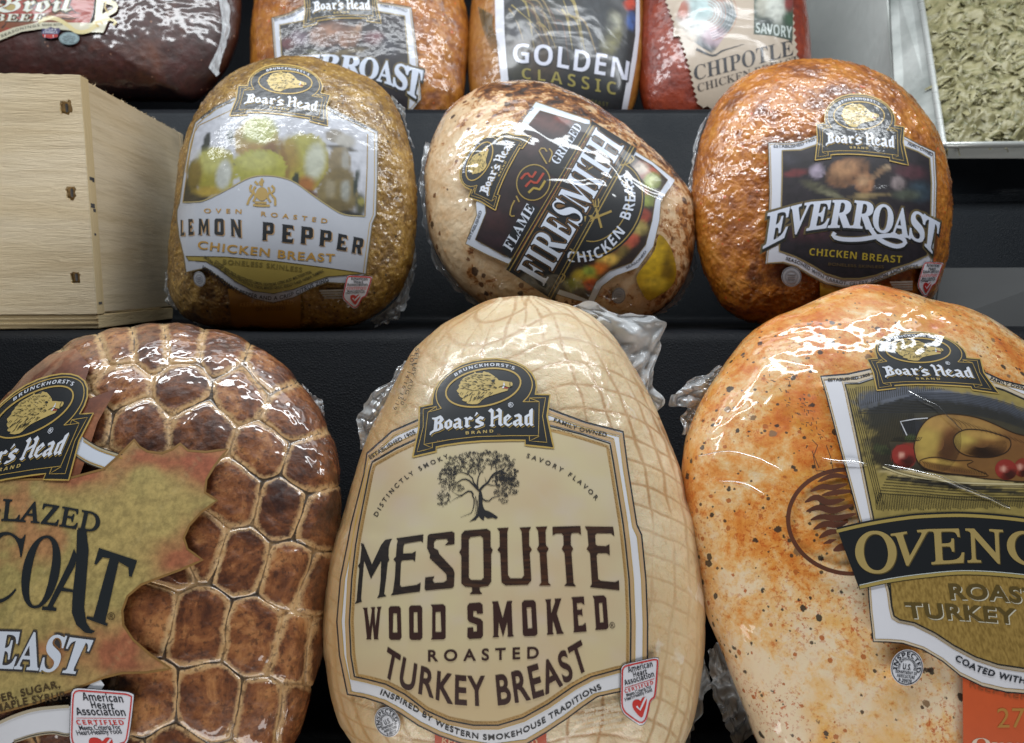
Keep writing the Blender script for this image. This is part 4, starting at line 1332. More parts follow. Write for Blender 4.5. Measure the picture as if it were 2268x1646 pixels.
MSQ = [([(100, 190), (122, 198), (188, 362), (262, 205), (295, 165), (350, 155), (335, 180), (322, 230), (320, 300), (328, 325), (314, 345), (300, 480), (285, 600), (305, 618), (228, 633), (245, 605), (258, 480), (262, 330), (180, 478), (125, 330), (112, 480), (100, 640), (108, 662), (50, 680), (65, 655), (80, 480), (88, 395), (75, 375), (92, 350), (105, 230)], []),
       ([(383, 152), (600, 120), (597, 188), (580, 172), (450, 195), (440, 215), (437, 275), (510, 272), (540, 255), (533, 340), (515, 322), (430, 330), (420, 345), (412, 530), (425, 545), (545, 528), (578, 508), (572, 580), (338, 612), (355, 590), (372, 470), (378, 345), (360, 320), (380, 300), (388, 200), (395, 170)], []),
       ([(635, 130), (650, 118), (830, 96), (850, 108), (850, 198), (772, 207), (800, 180), (790, 155), (705, 160), (685, 180), (685, 230), (720, 250), (725, 275), (840, 400), (850, 430), (845, 540), (830, 552), (620, 572), (610, 558), (615, 468), (690, 458), (672, 490), (690, 512), (760, 508), (788, 490), (785, 440), (650, 310), (655, 285), (630, 230)], []),
       ([(930, 90), (1110, 75), (1140, 95), (1140, 220), (1158, 245), (1145, 275), (1145, 500), (1120, 535), (1050, 545), (1055, 580), (1075, 600), (970, 602), (992, 580), (990, 545), (935, 540), (905, 515), (905, 290), (888, 262), (905, 235), (905, 120)], [[(980, 140), (1060, 130), (1080, 150), (1085, 470), (1065, 488), (985, 488), (965, 470), (965, 160)]]),
       ([(1192, 70), (1285, 65), (1275, 95), (1275, 200), (1280, 450), (1300, 475), (1390, 475), (1410, 450), (1398, 260), (1390, 95), (1372, 65), (1465, 60), (1450, 90), (1450, 210), (1472, 240), (1455, 270), (1468, 490), (1440, 525), (1260, 530), (1228, 505), (1218, 270), (1195, 245), (1215, 215), (1212, 95)], []),
       ([(1502, 60), (1597, 55), (1582, 90), (1585, 205), (1608, 235), (1590, 265), (1605, 510), (1628, 532), (1528, 532), (1548, 510), (1535, 270), (1512, 238), (1530, 205), (1522, 90)], []),
       ([(1638, 58), (1862, 52), (1868, 125), (1845, 105), (1795, 108), (1785, 125), (1785, 205), (1805, 235), (1790, 265), (1808, 515), (1828, 538), (1732, 535), (1752, 512), (1735, 270), (1712, 235), (1728, 205), (1725, 125), (1710, 110), (1665, 112), (1640, 128)], []),
       ([(1897, 55), (2125, 58), (2135, 135), (2110, 112), (1995, 110), (1980, 125), (1985, 200), (2000, 212), (2065, 215), (2095, 200), (2098, 290), (2075, 270), (2005, 270), (1992, 290), (2005, 480), (2025, 495), (2140, 505), (2172, 490), (2175, 570), (1938, 545), (1955, 520), (1940, 270), (1912, 235), (1928, 210), (1918, 90)], [])]
for q, hs in MSQ:
    ti.poly(CM(q), wg, 6.2, [CM(h) for h in hs])
WS = [([(115, 105), (153, 103), (150, 120), (170, 262), (188, 120), (178, 100), (215, 98), (208, 120), (214, 262), (235, 115), (225, 98), (265, 95), (255, 120), (235, 345), (243, 358), (205, 358), (193, 230), (180, 345), (185, 358), (140, 358), (148, 345), (125, 125)], []),
      ([(335, 92), (405, 92), (418, 108), (425, 345), (410, 362), (340, 362), (325, 348), (322, 110)], [[(358, 148), (388, 148), (392, 305), (355, 305)]]),
      ([(498, 87), (575, 86), (590, 102), (592, 345), (575, 362), (505, 362), (488, 348), (485, 105)], [[(522, 138), (552, 138), (556, 305), (522, 305)]]),
      ([(658, 80), (758, 76), (778, 95), (778, 345), (762, 358), (660, 360), (670, 345), (672, 100)], [[(697, 138), (738, 135), (745, 300), (697, 300)]]),
      ([(970, 68), (1055, 62), (1075, 80), (1078, 150), (1030, 152), (1028, 128), (1000, 130), (1000, 175), (1060, 195), (1078, 215), (1078, 330), (1062, 350), (970, 355), (952, 338), (955, 265), (1000, 262), (1002, 298), (1030, 296), (1030, 240), (970, 218), (955, 198), (952, 90)], []),
      ([(1150, 55), (1200, 52), (1237, 190), (1272, 52), (1315, 48), (1308, 70), (1318, 320), (1330, 335), (1275, 338), (1280, 320), (1274, 215), (1240, 340), (1205, 215), (1200, 325), (1210, 340), (1155, 343), (1165, 325), (1160, 75)], []),
      ([(1410, 45), (1485, 43), (1503, 60), (1518, 312), (1502, 330), (1415, 333), (1400, 318), (1392, 65)], [[(1430, 100), (1468, 98), (1476, 270), (1440, 272)]]),
      ([(1578, 38), (1628, 35), (1622, 55), (1628, 150), (1660, 55), (1655, 32), (1710, 30), (1700, 55), (1672, 150), (1715, 290), (1732, 312), (1670, 315), (1672, 300), (1640, 200), (1640, 300), (1650, 318), (1592, 322), (1600, 305), (1590, 60)], []),
      ([(1788, 20), (1890, 14), (1895, 80), (1868, 62), (1832, 65), (1838, 122), (1868, 120), (1875, 105), (1880, 175), (1868, 160), (1840, 162), (1848, 250), (1880, 247), (1905, 225), (1912, 295), (1805, 303), (1812, 285), (1800, 40)], []),
      ([(1960, 10), (2050, 5), (2070, 25), (2088, 262), (2070, 278), (1980, 283), (1988, 265), (1972, 30)], [[(2010, 65), (2038, 62), (2050, 222), (2020, 225)]])]
for q, hs in WS:
    ti.poly(CN(q), brn, 6.2, [CN(h) for h in hs])
ti.text('TURKEY BREAST', CN([(275, 632), (380, 712), (500, 768), (640, 812), (790, 865), (960, 884), (1160, 886), (1320, 866), (1480, 832), (1620, 780), (1760, 695), (1935, 585)]),
        CN([(318, 428), (430, 500), (540, 562), (670, 605), (780, 636), (920, 658), (1140, 658), (1290, 634), (1420, 592), (1580, 538), (1700, 470), (1865, 372)]), brn, 6.2, 'sans', .022, 1.12)
ti.finish()
tr = Part(mesq, 'tree_drawing', lab)
ik = ink('2b2a2c', 'soft', 0)
tr.poly(CT([(985, 1030), (1000, 930), (1040, 960), (1060, 1050), (1055, 1160), (1068, 1230), (1100, 1290), (1170, 1312), (1260, 1362), (1335, 1420), (1300, 1452), (1240, 1425), (1150, 1442), (1090, 1400), (1080, 1482), (1030, 1450), (990, 1400), (930, 1470), (880, 1480), (810, 1512), (900, 1430), (960, 1360), (985, 1200)]), ik, 6)
for q, w in (([(870, 1020), (905, 1090), (900, 1200), (880, 1290), (860, 1340), (760, 1380), (650, 1425)], 22), ([(930, 1040), (940, 1150), (930, 1300), (900, 1400)], 14), ([(960, 1100), (965, 1250), (940, 1380)], 12), ([(1000, 940), (930, 870), (860, 800), (790, 735), (690, 730), (600, 785), (450, 845)], 36), ([(1000, 940), (1060, 860), (1150, 790), (1210, 690), (1280, 610), (1400, 575), (1480, 490), (1550, 420)], 40),
             ([(980, 880), (900, 800), (870, 700), (800, 640), (790, 560), (860, 520), (800, 380)], 26), ([(960, 880), (970, 740), (1000, 640), (1100, 500), (1110, 470)], 26), ([(890, 1010), (850, 950), (780, 950), (700, 1010), (620, 1020), (520, 960)], 30), ([(700, 1020), (560, 1080), (470, 1150)], 14), ([(1050, 1080), (1120, 1125), (1190, 1120), (1240, 1060), (1350, 1040), (1500, 1000)], 24), ([(1150, 820), (1250, 840), (1350, 830), (1500, 850)], 16),
             ([(1400, 575), (1470, 620), (1560, 650)], 26), ([(1120, 780), (1100, 690)], 14), ([(800, 640), (660, 600), (520, 650)], 20), ([(1310, 590), (1300, 470), (1330, 300)], 12), ([(1000, 640), (980, 500), (1010, 330)], 12), ([(860, 520), (880, 400), (830, 300)], 10), ([(1210, 560), (1220, 480), (1190, 400)], 12)):
    tr.stroke(CT(q), w * .121 * 1.05, ik, 6.2, taper=w > 13)
cl = [(560, 450, 200, 150), (850, 350, 230, 130), (1200, 330, 200, 140), (1450, 430, 210, 150), (1520, 640, 200, 130), (1500, 800, 210, 130), (1480, 960, 220, 100), (420, 720, 170, 200), (350, 1080, 130, 140), (580, 890, 150, 70), (930, 540, 180, 90), (500, 580, 140, 90), (1430, 1110, 90, 50), (1320, 700, 100, 90)]
for cx, cy, rx, ry in cl:
    for _ in range(int(rx * ry / 400)):
        a, q = rr.uniform(0, 6.28), math.sqrt(rr.random())
        x, y = cx + rx * q * math.cos(a), cy + ry * q * math.sin(a)
        s0, L = rr.uniform(0, 6.28), rr.uniform(14, 30)
        pts = [(x + L * math.cos(s0 + g), y + L * .8 * math.sin(s0 + g)) for g in (0, 1.2, 2.6, 4.0)]
        tr.stroke(CT(pts), 1.0 if not (cx > 1250 and 550 < cy < 900) else 1.45, ik, 6.1, n=5)
tr.finish()
badge(mesq, lab, lambda q: np.asarray(BD(q)), .148, 'soft')
heart(mesq, None, lambda q: np.asarray(HB(q)), .1386, 'soft')
stamp(mesq, None, CN([(310, 1024)])[0], 27, 34, -22, 'P-45712', 'soft')
dc = Part(mesq, 'date_code')
for s_, q in (('SELL', [(588, 345), (572, 450)]), ('BY AUG 20', [(572, 455), (545, 560), (500, 662)]), ('LOT', [(560, 385), (550, 445)]), ('14:16 15:19', [(540, 478), (505, 590), (458, 690)])):
    dc.text(s_, CE(q), 8, ink('2a2622', 'soft'), 1, 'sans', .0, 1.15)
dc.finish()

# ------------------------------------------------------------------ 3: roast dinner label
lab = Part(oven, 'label', None, 26)
lab.poly(CQ([(1268, 1120), (1500, 1180), (2700, 1200), (2700, 2050), (1274, 2050)]), ink('cf5a2b', 'oven', .08), 0)
out = CG([(740, 330), (650, 350), (555, 358), (576, 430), (620, 600), (660, 750), (700, 900), (715, 1000)]) + CQ([(630, 620), (640, 760), (662, 960), (760, 962), (860, 970), (1000, 1015), (1130, 1092), (1250, 1190), (1400, 1262), (1560, 1300), (1800, 1320), (2300, 1290), (2700, 1200)]) + CG([(1700, 520), (1480, 470), (1271, 392), (1190, 372), (1110, 335)])
inn = CG([(740, 368), (690, 385), (640, 386), (650, 420), (690, 610), (740, 860), (765, 1000)]) + CQ([(772, 620), (785, 720), (800, 785), (840, 812), (940, 832), (1080, 902), (1200, 982), (1350, 1062), (1500, 1112), (1687, 1140), (1900, 1150), (2300, 1120), (2700, 1050)]) + CG([(1700, 580), (1480, 520), (1271, 442), (1200, 410), (1130, 388)])
lab.poly(out, ink('dedfe6', 'oven', .03), 2)
lab = lab.finish()
oc, ic = np.mean(out, 0), np.mean(inn, 0)
bd = Part(oven, 'border', lab)
for s_, w, h in ((.985, 6, 'cdbfa8'), (.975, 1.6, 'a98c55')):
    bd.stroke(gi(out, oc, s_), w, ink(h, 'oven'), 3, closed=True, sm=False)
bd.stroke(out, 2.6, ink('1c2026', 'oven'), 3.5, closed=True, sm=False)
for s_, w, h in ((1.018, 6, 'cdbfa8'), (1.03, 1.6, 'a98c55')):
    bd.stroke(gi(inn, ic, s_), w, ink(h, 'oven'), 3, closed=True, sm=False)
bd.finish()
s0 = .21862
def cob(lst):
    return [(*CO([(a, b)])[0], rx * s0, ry * s0, an, h, so) for a, b, rx, ry, an, h, so in lst]
pc = Part(oven, 'picture', lab)
pic = picture('97864a', cob([(1250, 520, 950, 230, 8, '5f6470', .06), (1250, 640, 920, 240, 6, '3a382e', .1), (1300, 900, 900, 380, 3, '403a28', .08), (1400, 1000, 900, 260, 3, '3a3324', .1),
    
    (1300, 1185, 740, 44, 6, 'b9a876', .05), (1300, 1250, 740, 26, 7, '38342a', .1), (790, 950, 125, 115, 20, '8e2c22', .06), (840, 860, 60, 40, 0, '84301f', .1), (775, 955, 26, 30, 0, 'd99a8a', .7), (1820, 1090, 115, 105, 20, '8e2c22', .06), (1800, 1080, 24, 26, 0, 'd99a8a', .7), (1990, 1060, 80, 95, 0, '8e3226', .06),
    (560, 880, 90, 45, 15, '4a5030', .06), (620, 905, 60, 26, 10, '2f3420', .2), (860, 770, 60, 36, -15, '5d6a38', .1), (1620, 930, 95, 55, 15, '556435', .08), (1640, 1110, 80, 45, 30, '556435', .1), (425, 830, 38, 42, 0, '6b6040', .1), (420, 885, 36, 32, 0, '857a48', .1), (440, 955, 36, 32, 0, '857a48', .1), (460, 1025, 36, 32, 0, '857a48', .1), (880, 660, 120, 85, -8, '2b2c30', .06)]), .12, 14, 5)
inner_pic = [q for q in inn]
pc.poly(inn, painted('oven', 'print_roast_picture'), 4.4, step=5, col=pic)
pc.stroke(inn, 3, ink('20211f', 'oven'), 5, closed=True, sm=False)
hk = ink('2b2616', 'oven', 0)
def tc(q):
    return [p_ for p_ in q]
# engraved hatching
for k in range(86):
    x = 225 + k * 21
    lo = 250 - .05 * (x - 225) if x < 1000 else 240 + .12 * (x - 1000)
    y1 = 470 - 180 * math.sin(min(1, max(0, (x - 300) / 950)) * math.pi / 2) if x > 300 else 1480
    if x < 300:
        pc.stroke(CO([(x + (y - 250) * .25, y) for y in np.linspace(270, 1440, 9)]), 1.2, hk, 5.2)
    elif y1 > lo + 25 and x < 1750:
        pc.stroke(CO([(x, lo + 8), (x + 8, y1 - 6)]), 1.1, hk, 5.2, sm=False)
for k in range(100):
    x = 500 + k * 17
    pc.stroke(CO([(x, 1330 + .03 * (x - 500)), (x + 14, 1500 - .02 * (x - 500) + rr.uniform(-12, 12))]), 1.3, hk, 5.2, sm=False)
for k in range(13):
    y = 320 + k * 16
    pc.stroke(CO([(max(330, 900 - 52 * k), y + 10), (1000, y - 5), (1400, y + 10), (1750, y + 75), (2016, y + 165)]), 1.0, ink('33363c', 'oven', 0), 5.2)
for k in range(30):
    x = 390 + k * 17
    pc.stroke(CO([(x, 520), (x + 40, 800), (x + 90, 1040 if x < 600 else 760)]), 1.0, ink('211f18', 'oven', 0), 5.2)
body = smooth([(905, 960), (893, 850), (930, 720), (1000, 610), (1080, 555), (1200, 528), (1400, 540), (1560, 575), (1700, 630), (1900, 720), (2150, 800), (2250, 1000), (2150, 1200), (1700, 1190), (1400, 1152), (1150, 1128), (1000, 1085), (930, 1010)], 70, True)[:-1]
pm = painted('oven', 'print_roast_picture')
ol = ink('2e1c0e', 'oven', 0)
pc.poly(CO(body.tolist()), pm, 4.9, step=5, col=picture('7a5429', cob([(1030, 800, 130, 220, 14, 'b59a4c', .7), (1190, 620, 240, 80, 4, 'b08a4a', .7), (1240, 850, 90, 240, 14, '6e4420', .6), (1560, 650, 260, 70, 14, '9c7840', .6), (1900, 860, 200, 160, 14, '7a5228', .6), (1200, 1080, 300, 60, 6, '6a4420', .5)]), .10, 14, 5))
leg = smooth([(1288, 790), (1330, 722), (1420, 686), (1560, 690), (1700, 722), (1860, 790), (1840, 900), (1700, 960), (1540, 965), (1400, 940), (1320, 880)], 50, True)[:-1]
pc.poly(CO(leg.tolist()), pm, 5.1, step=5, col=picture('80592b', cob([(1400, 790, 110, 90, 0, 'b89f4e', .8), (1580, 740, 160, 40, 8, 'b08c4a', .7), (1640, 900, 240, 60, 8, '63401e', .6)]), .10, 14, 6))
wing = smooth([(950, 1000), (1100, 965), (1300, 1000), (1500, 1000), (1420, 1050), (1560, 1110), (1640, 1160), (1300, 1135), (1080, 1100), (980, 1060)], 50, True)[:-1]
pc.poly(CO(wing.tolist()), pm, 5.1, step=6, col=picture('86602e', cob([(1150, 1010, 160, 24, 8, 'c2a04e', .7), (1350, 1110, 200, 24, 8, '6b4722', .6)]), .10, 14, 7))
for q, w in ((body, 2.0), (leg, 2.2), (wing, 1.6)):
    pc.stroke(CO(q.tolist()), w, ol, 5.6, closed=True)
for k in range(17):
    f_ = .30 + .043 * k
    pc.stroke(CO(ell((1130, 830), 235 * f_, 300 * f_, 14, np.linspace(-.9, 1.35, 14)).tolist()), .9, ol, 5.3, taper='both')
for k in range(15):
    f_ = .34 + .045 * k
    pc.stroke(CO(ell((1560, 825), 275 * f_, 138 * f_, 8, np.linspace(-.5, 2.2, 14)).tolist()), .9, ol, 5.5, taper='both')
for k in range(15):
    pc.stroke(CO([(1220 + k * 52, 545 + k * 17), (1300 + k * 52, 600 + k * 17), (1330 + k * 50, 660 + k * 12)]), .8, ol, 5.2, taper='both')
for k in range(26):
    x = 970 + k * 25
    pc.stroke(CO([(x, 1000 + k * 4.2), (x + 30, 1035 + k * 4.0), (x + 26, 1070 + k * 3.6)]), .9, ol, 5.5, taper='both')
for cx, cy, rx, ry, h in ((790, 950, 122, 112, '8e2c22'), (1820, 1090, 112, 102, '8e2c22'), (1985, 1070, 85, 95, '84301f')):
    pc.poly(CO(ell((cx, cy), rx, ry, 20, np.linspace(0, 6.28, 30)[:-1]).tolist()), pm, 5.7, step=6, col=picture(h, cob([(cx - 25, cy - 5, 26, 30, 0, 'cf9a88', .7), (cx + 50, cy + 50, 60, 50, 0, '551813', .6)]), .05, 14, 3))
    for k in range(7):
        pc.stroke(CO(ell((cx, cy), rx * (.4 + .09 * k), ry * (.4 + .09 * k), 20, np.linspace(-.4, 2.0, 9)).tolist()), .8, ol, 6.2, taper='both')
for k in range(7):
    y = 1130 + k * 28
    pc.stroke(CO([(620 - k * 14, y + 30), (900, y + 55), (1400, y + 95), (2016, y + 110)]), 1.1, ink('222019', 'oven', 0), 5.2)
pc.stroke(CO([(575, 1062), (760, 1130), (1000, 1180), (1400, 1225), (2016, 1240)]), 3.2, ink('c9bd93', 'oven', 0), 5.6)
pc.stroke(CO([(820, 745), (755, 605), (900, 580), (1030, 570)]), 2.4, ink('c7c9cf', 'oven', 0), 5.4, sm=False)
pc.finish()
lo_ = Part(oven, 'lower_panel', lab)
low = CQ([(772, 560), (785, 720), (800, 785), (840, 812), (940, 832), (1080, 902), (1200, 982), (1350, 1062), (1500, 1112), (1687, 1140), (1900, 1150), (2300, 1120), (2700, 1050), (2700, 640), (2200, 570), (1687, 525), (1300, 500), (1000, 520)])
t = NT('print_gold_grain')
v = t.n('ShaderNodeTexNoise', Vector=t.mapped((900, 900, 30)), Scale=1.0, Detail=3.0).outputs[0]
t.set(t.p, 'Base Color', t.ramp(v, (.35, '82682f'), (.65, 'a58847')))
t.film(*FILM['oven'])
lo_.poly(low, t.m, 6)
lo_.stroke(low[:10], 3, ink('20211f', 'oven'), 6.6, sm=False)
lo_.finish()
bn = Part(oven, 'banner', lab)
top_ = CQ([(412, 190), (560, 155), (700, 128), (850, 105), (1000, 90), (1300, 84), (1687, 118), (2100, 190), (2700, 330)])
bot_ = CQ([(567, 608), (760, 566), (1000, 532), (1300, 510), (1687, 538), (2100, 600), (2700, 720)])
bn.poly(smooth(top_, 40).tolist() + smooth(bot_[::-1], 40).tolist(), ink('14181c', 'oven', .05), 7)
g = ink('a5914f', 'oven', .05)
bn.stroke([(a, b + 8) for a, b in top_], 7, g, 7.6)
bn.stroke([(a, b - 5) for a, b in bot_], 7, g, 7.6)
bn.stroke([(a, b - 10) for a, b in bot_], 1.6, ink('cfd6d2', 'oven'), 7.8)
bn.finish()
ti = Part(oven, 'title_lettering', lab)
g2 = ink('a8935a', 'oven', .04)
for sh, m, ly in (((2, 2), ink('5a4c26', 'oven'), 7.7), ((0, 0), g2, 8.3)):
    ti.text('O', CQ([(552, 494), (818, 484)]), CQ([(533, 228), (800, 216)]), m, ly, 'thin', .014, shift=sh)
    ti.text('VENGOLD', CQ([(790, 437), (1010, 436), (1265, 422), (1510, 424), (1800, 450), (2150, 500), (2600, 590)]), CQ([(780, 235), (1000, 206), (1240, 200), (1490, 206), (1800, 235), (2150, 290), (2600, 380)]), m, ly, 'thin', .014, shift=sh)
ti.finish()
tx = Part(oven, 'small_lettering', lab)
for sh, m, ly in (((2.4, 2.2), ink('d5d2c0', 'oven'), 6.8), ((0, 0), ink('5b4b22', 'oven'), 7.3)):
    tx.text('ROASTED', CQ([(1185, 668), (1450, 676), (1687, 700), (2010, 745)]), CQ([(1170, 572), (1450, 578), (1687, 602), (2010, 645)]), m, ly, 'sans', .035, 1.1, shift=sh)
    tx.text('TURKEY BREAST', CQ([(890, 795), (1200, 806), (1560, 832), (1900, 868), (2350, 940)]), CQ([(872, 698), (1200, 710), (1570, 738), (1900, 772), (2350, 840)]), m, ly, 'sans', .035, 1.1, shift=sh)
bk = ink('22252c', 'oven')
tx.text('COATED WITH SEASONINGS', CQ([(1212, 1085), (1340, 1152), (1480, 1198), (1640, 1236), (1800, 1248), (2150, 1235)]), 13, bk, 4, 'sans', .03, 1.15)
tx.text('ESTABLISHED 1905', CO([(28, 198), (180, 190), (330, 172), (452, 140)]), 6.2, bk, 4, 'sans', .03)
tx.text('FAMILY OWNED', CO([(1665, 178), (1780, 222), (1900, 256), (2080, 300)]), 6.2, bk, 4, 'sans', .03, 1.15)
tx.text('KEEP REFRIGERATED', CQ([(1312, 1265), (1450, 1305), (1687, 1352), (2200, 1400)]), 14, ink('a5522a', 'oven'), 1, 'bold')
tx.text('27', CQ([(1500, 1540), (1687, 1540)]), 42, ink('b8823c', 'oven'), 1, 'ital')
tx.text('OvenGold', CQ([(1328, 1690), (1687, 1700), (2100, 1710)]), 26, ink('e3cdb8', 'oven'), 1, 'serif')
tx.finish()
badge(oven, lab, homog([(55, 1540), (160, 790), (2092, 610), (2147, 1405), (548, 580), (1655, 430), (1250, 72)], CG([(750, 403), (710, 312), (1107, 302), (1179, 420), (795, 270), (1012, 268), (890, 196)])), .112, 'oven')
stamp(oven, None, CG([(857, 1380)])[0], 36, 40, 8, 'P-20978', 'oven')
br = Part(oven, 'scorched_emblem')
bm_ = ink('5c3320', 'oven', .25)
th = np.linspace(R(68), R(282), 40)
br.stroke(ell(CG([(655, 868)])[0], 214 * .63, 182 * .63, 8, th), 9.5, bm_, .3)
for q, w in (([(545, 728), (600, 706), (655, 712)], 13), ([(520, 762), (560, 745), (600, 748), (650, 735)], 15), ([(560, 775), (610, 765), (670, 760)], 14), ([(500, 800), (540, 782), (580, 800), (640, 790)], 17), ([(505, 832), (550, 818), (600, 828), (670, 808)], 17), ([(520, 862), (560, 850), (610, 856), (680, 840)], 16),
             ([(530, 895), (570, 876), (615, 880), (650, 868)], 17), ([(550, 925), (585, 905), (625, 902)], 15), ([(565, 945), (610, 930)], 12), ([(600, 970), (640, 955), (690, 965)], 22)):
    br.stroke(CG(q), w * .85, bm_, .3, taper='both')
br.finish()
dc = Part(oven, 'date_code')
ikd = ink('3a2e26', 'oven', 0)
for (x, y) in [(378, 360), (440, 365), (420, 410), (440, 440), (485, 425), (490, 460), (470, 500), (515, 490), (490, 530), (525, 530), (545, 560)]:
    for _ in range(5):
        a, b = x + rr.uniform(-16, 16), y + rr.uniform(-16, 16)
        w = rr.choice([(10, 2), (2, 10), (7, 5)])
        dc.stroke(CG([(a, b), (a + w[0], b + w[1])]), 1.5, ikd, .4, sm=False)
for q in ([(525, 580), (545, 600), (530, 640)], [(575, 600), (590, 640), (600, 690)], [(530, 640), (540, 690), (570, 690)], [(525, 620), (550, 680)]):
    dc.stroke(CG(q), 1.6, ikd, .4, sm=False)
dc.finish()
# ------------------------------------------------------------------ 1: autumn leaf label
lab = Part(maple, 'label', None, 24)
lf2 = CD([(-60, 500), (20, 330), (100, 235), (190, 165), (290, 140), (345, 205), (320, 290), (345, 330), (448, 290), (375, 420), (330, 560), (300, 640), (160, 680), (-60, 700)])
def leafc(c0, c1, c2, sd):
    def f(px, py):
        p3 = np.stack([px / 120, py / 120, px * 0], 1)
        a, b = fbm(p3, 4, sd)[:, None], fbm(p3 * 5, 3, sd + 9)[:, None]
        c = np.array(lin(c0)) * np.ones_like(a)
        k = np.clip(.5 + a * 1.8, 0, 1)
        c = c * (1 - k) + np.array(lin(c1)) * k
        k2 = np.clip((-a - .12) * 4, 0, 1)
        c = c * (1 - k2) + np.array(lin(c2)) * k2
        return c * (1 + .08 * b)
    return f
lab.poly(lf2, painted('maple', 'print_leaf', 300), .5, step=10, col=leafc('8a5335', '9c6644', '6e3d28', 31))
leaf = CD([(-330, 1500), (-330, 700), (-60, 640), (120, 640), (250, 640), (400, 600), (450, 555), (515, 488), (535, 515), (565, 533), (620, 540), (660, 525), (690, 503), (720, 530), (790, 535), (872, 524), (820, 590), (790, 640), (785, 690), (832, 720), (770, 765), (725, 815), (704, 862), (718, 905), (776, 947),
           (690, 985), (610, 1015), (540, 1042), (490, 1085), (470, 1140), (474, 1195), (510, 1250), (580, 1310), (657, 1362), (560, 1376), (470, 1378), (400, 1395), (350, 1415), (300, 1435), (150, 1490), (0, 1530), (-150, 1600)])
def mleaf(px, py):
    c = leafc('9f9158', 'b09b60', 'ab7d52', 41)(px, py)
    x, y = px / .57936, (py - 692) / .57936
    rim = np.zeros_like(px)
    for cx, cy, rx, ry, w in ((720, 930, 130, 120, 1.), (620, 560, 230, 60, .8), (800, 620, 90, 70, .7), (450, 1300, 220, 110, .9), (300, 620, 150, 60, .8), (330, 1020, 60, 60, .0), (560, 620, 60, 50, -.6), (640, 830, 70, 60, -.4)):
        rim += w * np.exp(-(((x - cx) / rx) ** 2 + ((y - cy) / ry) ** 2))
    n = fbm(np.stack([px / 40, py / 40, px * 0], 1), 3, 44)
    k = np.clip(rim * (1 + .8 * n), 0, .85)[:, None]
    c = c * (1 - k) + np.array(lin('a0553f')) * k
    s = np.exp(-((np.mod(x * .8 + y * .6, 210) - 105) / 4.0) ** 2)[:, None] * .25
    return c * (1 - s) + np.array(lin('b8a878')) * s
band1 = CD([(305, 470), (322, 480), (380, 515), (470, 546), (440, 590), (405, 604), (340, 580), (290, 550)])
band2 = CR([(-350, 1640), (0, 1482), (130, 1425), (280, 1378), (440, 1358), (560, 1350), (640, 1290), (730, 1170), (800, 1125), (840, 1180), (700, 1400), (580, 1570), (430, 1560), (280, 1580), (120, 1630), (-350, 1900)])
lab.poly(band1, ink('d3dae6', 'maple', .02), 1)
lab.poly(band2, ink('dfe1e8', 'maple', .03), 1)
for q, ofs in ((band1[1:4], (0, 3)), ([band1[7], band1[6], band1[5]], (0, -2))):
    lab.stroke([(a + ofs[0], b + ofs[1]) for a, b in q], 6, ink('b5a98c', 'maple'), 1.6)
    lab.stroke(q, 2, ink('2a2724', 'maple'), 2.2)
    lab.stroke([(a, b + ofs[1] * 2.6) for a, b in q], 2, ink('b58f3e', 'maple'), 2.4)
lab.stroke(band2[1:6], 7, ink('b7ab92', 'maple'), 2.8)
lab.stroke(band2[10:15], 7, ink('b7ab92', 'maple'), 1.8)
lab.stroke(band2[10:15], 2, ink('2a2724', 'maple'), 2.4)
lab.poly(leaf, painted('maple', 'print_leaf', 300), 2, step=9, col=mleaf)
lab.stroke(leaf, 5, ink('8d6a38', 'maple', .2), 2.6, closed=True, sm=False)
lab = lab.finish()
tx = Part(maple, 'lettering', lab)
dk = ink('1c2226', 'maple', .06)
tx.text('GLAZED', CD([(-78, 795), (60, 798), (200, 812), (375, 842)]), CD([(-70, 712), (60, 720), (200, 738), (393, 772)]), dk, 4, 'thin', .022, 1.02)
tx.text('C', CR([(-240, 510), (125, 530)]), CR([(-110, -60), (225, -10)]), dk, 4, 'serif', -.004)
tx.text('O', CR([(140, 545), (430, 572)]), CR([(235, -18), (540, 8)]), dk, 4, 'serif', -.004)
for q in ([(625, -60), (700, -50), (718, 100), (695, 400), (682, 560), (700, 680), (735, 735), (772, 750), (740, 770), (690, 762), (620, 700), (583, 600), (590, 450), (618, 200)], [(628, 150), (605, 235), (430, 555), (462, 565), (460, 590), (343, 580), (348, 555), (388, 553), (560, 200), (600, 90)], [(475, 395), (592, 418), (592, 440), (462, 424)],
          [(800, 85), (1105, 185), (1062, 317), (1040, 312), (1035, 240), (958, 195), (850, 678), (872, 690), (865, 710), (698, 650), (704, 630), (755, 640), (885, 168), (830, 160), (780, 220), (762, 212)]):
    tx.poly(CR(q), dk, 4 + .1 * len(q) / 10)
for off, m, ly in ((.055, ink('3d3a3a', 'maple'), 4), (.012, ink('d3dbe8', 'maple', .03), 4.8)):
    tx.text('BREAST', CR([(-430, 1030), (0, 1042), (300, 1058), (645, 1090)]), CR([(-430, 762), (0, 755), (300, 770), (752, 826)]), m, ly, 'serif', off, 1.0)
br_ = ink('4b3a20', 'maple', .05)
tx.text('POWDER, SUGAR,', CR([(-260, 1375), (0, 1318), (490, 1200)]), 16, br_, 4, 'sans', .02, 1.1)
tx.text('MAPLE SYRUP.', CR([(-20, 1400), (250, 1335), (550, 1287)]), 16, br_, 4, 'sans', .02, 1.1)
tx.text('®', CR([(868, 662), (928, 662)]), 16, br_, 4)
tx.finish()
badge(maple, lab, affine([(548, 580), (1655, 430), (2092, 610), (2147, 1405), (1830, 820), (1220, 815), (1508, 762), (690, 335)], [(1, 946), (157, 886), *CS([(815, 450), (610, 960), (560, 595), (215, 620), (398, 563), (160, 300)])]), .135, 'maple')
